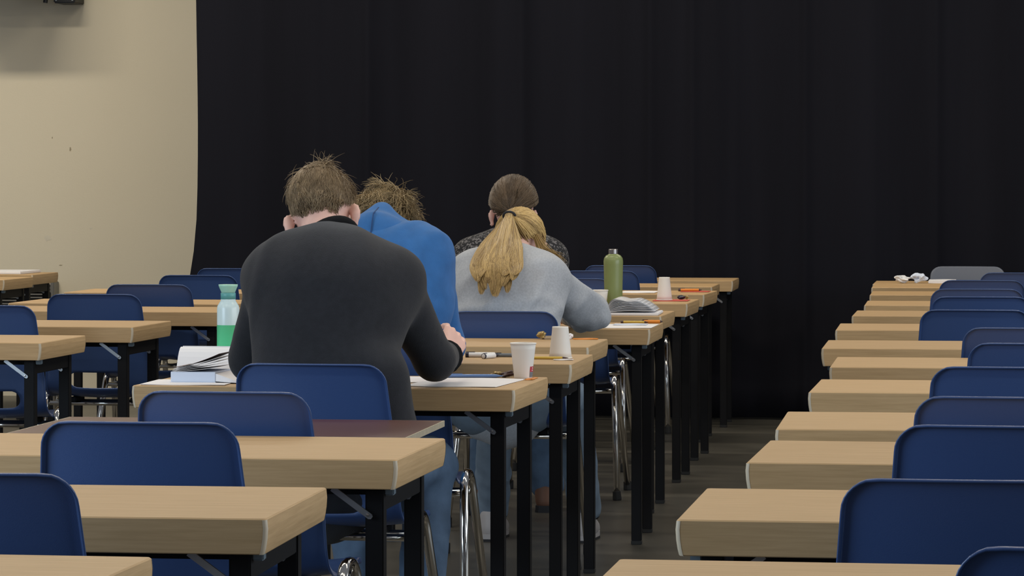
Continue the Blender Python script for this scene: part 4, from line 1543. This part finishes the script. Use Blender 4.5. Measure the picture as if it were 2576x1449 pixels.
def pen(x, y, rz, ln, rad, body, tip, label, cat='pen', z=Z, clip=True):
    t = thing('pen', label, cat, (x, y, z + rad + 0.0004), R(rz))
    def along(prof):
        v, f = lathe(prof, 12)
        return [(p[2], p[0], p[1]) for p in v], f
    v, f = along([(0.0, -ln / 2), (rad * 0.9, -ln / 2), (rad, -ln / 2 + 0.003), (rad, ln * 0.18), (rad, ln * 0.18)])
    obj('cap', v, f, tip, t, True) if False else None
    v, f = along([(0.0, -ln * 0.5), (rad * 0.85, -ln * 0.5), (rad, -ln * 0.47), (rad, ln * 0.36), (rad * 0.95, ln * 0.37)])
    obj('barrel', v, f, body, t, True)
    v, f = along([(rad * 0.95, ln * 0.37), (rad * 0.45, ln * 0.45), (0.0007, ln * 0.5), (0.0, ln * 0.5)])
    obj('tip', v, f, tip, t, True)
    v, f = along([(rad * 1.06, -ln * 0.5), (rad * 1.06, -ln * 0.40)])
    obj('end_cap', v, f, tip, t, True)
    if clip:
        v, f = box(-ln * 0.48, -ln * 0.22, -0.0012, 0.0012, rad, rad + 0.0016)
        obj('clip', v, f, tip, t)
    return t

def crumple(name, x, y, rad, squash, material, label, cat, seed, z=Z):
    bm = bmesh.new()
    bmesh.ops.create_icosphere(bm, subdivisions=3, radius=rad)
    g = np.random.default_rng(seed)
    w = [(unit(g.normal(size=3)), 60 + 200 * g.random(), g.random() * 6) for _ in range(7)]
    for v_ in bm.verts:
        p = np.array(v_.co)
        k = 1 + 0.30 * sum(math.sin(float(p @ a) * fr * 0.03 / rad + ph) for a, fr, ph in w) / 2
        v_.co = (p[0] * k, p[1] * k, p[2] * k * squash)
    zmin = min(v_.co.z for v_ in bm.verts)
    for v_ in bm.verts:
        v_.co.z -= zmin
    me = bpy.data.meshes.new(name)
    bm.to_mesh(me)
    bm.free()
    me.materials.append(M[material])
    o = link(name, me, None, (x, y, z + 0.0003), (0, 0, seed))
    return tag(o, label, cat)

# table of the person in black
sheet('exam_paper', -1.515, -1.275, 8.40, 8.76, -4, 'white exam sheet under the right elbow of the person in black')
sheet('exam_paper', -2.205, -1.985, 8.375, 8.60, 2, 'white sheet at the left front edge, under the thick book')
sheet('exam_paper', -1.64, -1.50, 8.56, 8.80, 10, 'white sheet showing between the black sleeve and sweater', h=0.0012)
cup(-1.277, 8.80, 'white paper cup with red and grey print standing upright', printed=True)
pen(-1.405, 8.80, 8, 0.15, 0.0048, 'penblue', 'penblue', 'clear blue pen lying right of the black sleeve')
sheet('sticky_note', -1.262, -1.240, 8.72, 8.82, 0, 'small orange note lying beside the printed paper cup', 'note', 'orange')
crumple('wrapper', -1.352, 8.835, 0.014, 0.45, 'gold', 'small gold wrapper left of the printed paper cup', 'wrapper', 41)
crumple('wrapper', -1.322, 8.835, 0.016, 0.5, 'brownbits', 'small dark brown wrapper touching the printed paper cup', 'wrapper', 42)

bk = thing('thick_book', 'thick open book, pale page block toward the viewer, left of black sweater', 'book', (-2.085, 8.46, Z + 0.0015), R(-1))
v, f = bevel_box(-0.058, 0.060, 0.0, 0.16, 0.002, 0.028, 0.001, 1)
obj('page_block', v, f, 'bluish_paper', bk)
v, f = box(-0.060, 0.061, -0.001, 0.162, 0.0, 0.002)
obj('back_cover', v, f, 'paper', bk)
for k in range(5):
    V, F = [], []
    n = 8
    for yy in (0.0, 0.16):
        for i in range(n + 1):
            t = i / n
            V.append((-0.055 + 0.12 * t, yy + 0.005 * k, 0.0285 + 0.0025 * k + (0.012 + 0.006 * k) * t ** 1.5))
    a = n + 1
    for i in range(n):
        F.append((i, i + 1, a + i + 1, a + i))
    o = obj('page', V, F, 'paper' if k < 4 else 'brownbits', bk)
    so = o.modifiers.new('thickness', 'SOLIDIFY')
    so.thickness = 0.0006
V = [(0.061, 0.0, 0.004), (0.125, -0.01, 0.001), (0.135, 0.15, 0.001), (0.061, 0.16, 0.004), (0.061, 0.0, 0.024), (0.125, -0.01, 0.004), (0.135, 0.15, 0.004), (0.061, 0.16, 0.024)]
obj('page_wedge', V, box(0, 1, 0, 1, 0, 1)[1], 'paper', bk)

bl = thing('propped_booklet', 'white exam booklet propped open behind the thick book, beside mint bottle', 'booklet', (-2.115, 8.70, Z), R(0))
for k in range(6):
    V = []
    n = 6
    F = []
    for j in range(n + 1):
        t = j / n
        y = 0.004 * k + 0.045 * t + 0.012 * t * t
        z = 0.001 + (0.078 - 0.004 * k) * math.sin(t * 1.5)
        V += [(-0.075 + 0.004 * k, y, z), (0.085, y, z - 0.001)]
    for j in range(n):
        F.append((2 * j, 2 * j + 1, 2 * j + 3, 2 * j + 2))
    o = obj('page', V, F, 'paper' if k != 3 else 'bluish_paper', bl)
    so = o.modifiers.new('thickness', 'SOLIDIFY')
    so.thickness = 0.0008
v, f = bevel_box(-0.076, 0.088, 0.066, 0.082, 0.066, 0.080, 0.003)
obj('rolled_edge', v, f, 'paper', bl)
v, f = box(-0.075, 0.087, 0.06, 0.10, 0.0, 0.066)
obj('page_stack', v, f, 'paper', bl)

bt = thing('water_bottle', 'milky bottle with mint green bottom half and flared mint cap', 'bottle', (-2.075, 8.815, Z), 0)
v, f = lathe([(0.0, 0.0), (0.027, 0.0), (0.029, 0.004), (0.030, 0.05), (0.030, 0.135), (0.0302, 0.1352)], 32)
obj('lower_body', v, f, 'green', bt, True)
v, f = lathe([(0.0298, 0.135), (0.0298, 0.178), (0.0285, 0.186), (0.0235, 0.194), (0.0200, 0.200), (0.0190, 0.212), (0.0, 0.212)], 32)
obj('upper_body', v, f, 'clearwhite', bt, True)
v, f = lathe([(0.0188, 0.204), (0.0200, 0.204), (0.0200, 0.220), (0.0188, 0.221)], 32)
obj('screw_ring', v, f, 'teal', bt, True)
v, f = lathe([(0.0, 0.219), (0.0175, 0.219), (0.0190, 0.224), (0.0250, 0.238), (0.0258, 0.243), (0.0240, 0.243), (0.0, 0.240)], 32)
obj('cap', v, f, 'mint', bt, True)

# table of the person in the hoodie
cup(-1.312, 9.800, 'white paper cup standing upside down behind the printed cup', upside=True)
pen(-1.545, 9.815, 3, 0.10, 0.0075, 'white', 'pendark', 'thick white marker with dark ends beside the blue sleeve', 'marker')
pen(-1.515, 9.760, 60, 0.06, 0.0075, 'white', 'pendark', 'short white highlighter lying crosswise by the white marker', 'marker')
pen(-1.480, 9.845, 0, 0.06, 0.0055, 'greyprint', 'pendark', 'short grey pen touching the end of the white marker')
sheet('ruler', -1.475, -1.405, 9.87, 9.90, 1, 'teal plastic ruler lying behind the pens', 'ruler', 'teal', 0.002)
pen(-1.345, 9.80 - 0.065, 1, 0.13, 0.0042, 'yellow', 'brownbits', 'yellow pencil lying before the upside-down cup', 'pencil', clip=False)
sheet('tissue', -1.318, -1.262, 9.685, 9.715, 2, 'small white slip before the upside-down cup', 'paper', 'paper', 0.002)

# table before the blonde person
crumple('wrapper', -1.528, 10.96, 0.014, 0.75, 'gold', 'crumpled gold wrapper on the table before the blonde person', 'wrapper', 43)
v, f = bevel_box(-0.028, 0.028, -0.02, 0.02, 0.0, 0.011, 0.004)
tag(obj('eraser', v, f, 'tan', None, False, (-1.492, 10.955, Z + 0.0003), (0, 0, 0.1)), 'flat tan eraser next to the crumpled gold wrapper', 'eraser')
sheet('ruler', -1.425, -1.345, 10.95, 10.985, 1, 'orange strip lying below the grey elbow', 'ruler', 'orange', 0.003)
crumple('paper_ball', -1.436, 10.965, 0.009, 0.9, 'paper', 'tiny white paper ball by the orange strip', 'paper', 44)

# table under the grey elbow
sheet('exam_paper', -1.47, -1.262, 11.80, 12.12, 1, 'white exam sheet right of the grey elbow')
sheet('info_card', -1.42, -1.30, 12.0, 12.11, 2, 'pale blue card lying on the sheet right of the grey elbow', 'card', 'bluish_paper', 0.0012, z=Z + 0.0024)
pen(-1.365, 12.225, -2, 0.10, 0.0042, 'yellow', 'brownbits', 'yellow pencil right of the grey elbow', 'pencil', clip=False)
pen(-1.30, 12.235, 4, 0.075, 0.006, 'orange', 'brownbits', 'short orange marker right of the grey elbow', 'marker')

# table with magazine
mg = thing('magazine', 'open magazine with printed pages fanning up on the table', 'magazine', (-1.455, 12.90, Z + 0.0005), R(2))
v, f = bevel_box(-0.10, 0.105, 0.01, 0.30, 0.0, 0.010, 0.002)
obj('page_stack', v, f, 'paper', mg)
for k in range(18):
    V, F = [], []
    n, m_ = 12, 3
    lean = 0.10 + 0.05 * k
    for j in range(m_ + 1):
        for i in range(n + 1):
            t = i / n
            th_ = R(66) * lean
            rr = (0.19 - 0.003 * k) * t
            x = -0.098 + rr * math.cos(th_ * (1.0 - 0.5 * t)) - 0.010 * math.sin(math.pi * t) * lean
            z = 0.011 + rr * math.sin(th_ * (1.0 - 0.5 * t)) * 0.66 + 0.022 * lean * math.sin(math.pi * min(1, t * 1.3))
            V.append((x, 0.012 + 0.28 * j / m_ + 0.002 * ((k * 7) % 5), z))
    a = n + 1
    for j in range(m_):
        for i in range(n):
            F.append((j * a + i, j * a + i + 1, (j + 1) * a + i + 1, (j + 1) * a + i))
    o = obj('page', V, F, 'print' if k % 3 else 'paper', mg, True)
    so = o.modifiers.new('thickness', 'SOLIDIFY')
    so.thickness = 0.0013
cup(-1.615, 13.235, 'cream paper cup standing beside the olive bottle', h=0.086, rt=0.0325, rb=0.0235)
ob = thing('steel_bottle', 'olive green bottle with steel cap on the magazine table', 'bottle', (-1.570, 13.31, Z), 0)
v, f = lathe([(0.0, 0.0), (0.034, 0.0), (0.036, 0.004), (0.0365, 0.10), (0.0385, 0.185), (0.0388, 0.200), (0.0365, 0.212), (0.029, 0.222), (0.021, 0.226), (0.019, 0.228)], 36)
obj('flask', v, f, 'olive', ob, True)
v, f = lathe([(0.0, 0.2262), (0.0185, 0.2262), (0.0188, 0.229), (0.0188, 0.245), (0.0175, 0.2475), (0.0, 0.248)], 28)
obj('cap', v, f, 'steel', ob, False)
sheet('exam_paper', -1.72, -1.55, 13.02, 13.20, 3, 'white sheet under the cream cup side of the magazine table')

# farther tables
cup(-1.489, 14.50, 'white cup upside down on a red card, far table', upside=True, h=0.098, z=Z + 0.003)
sheet('card', -1.535, -1.385, 14.43, 14.60, 1, 'coral red card under the far upside-down cup', 'card', 'redpink', 0.002)
crumple('sharpener', -1.425, 14.60, 0.014, 0.6, 'pendark', 'small dark sharpener beside the far upside-down cup', 'sharpener', 45, z=Z + 0.002)
crumple('wrapper', -1.405, 14.62, 0.008, 0.9, 'gold', 'tiny gold wrapper beside the dark sharpener', 'wrapper', 46, z=Z)
sheet('exam_paper', -1.80, -1.635, 15.46, 15.72, 0, 'white sheet right behind the olive bottle, on a far table')
sheet('card', -1.53, -1.40, 15.62, 15.74, -1, 'orange red card on the table third from the curtain', 'card', 'redpink', 0.002)
pen(-1.49, 15.68, 3, 0.11, 0.006, 'orange', 'brownbits', 'orange pen lying on the orange red card', z=Z + 0.0025)
crumple('wrapper', -0.560, 17.15, 0.034, 0.5, 'white', 'white and pink crumpled wrapper, left one on the farthest right table', 'wrapper', 47)
crumple('wrapper', -0.470, 17.17, 0.036, 0.55, 'bluish_paper', 'pale blue crumpled wrapper on the farthest right table', 'wrapper', 48)
sheet('paper_stack', -0.425, -0.29, 17.13, 17.40, 0, 'stack of white paper on the farthest right table', 'paper', 'paper', 0.012)
v, f = bevel_box(-0.30, 0.30, -0.2, 0.2, 0.0, 0.014, 0.002)
tag(obj('white_board', v, f, 'paper', None, False, (-5.72, 18.24, Z + 0.0005)), 'white board lying flat on the far left table', 'board')
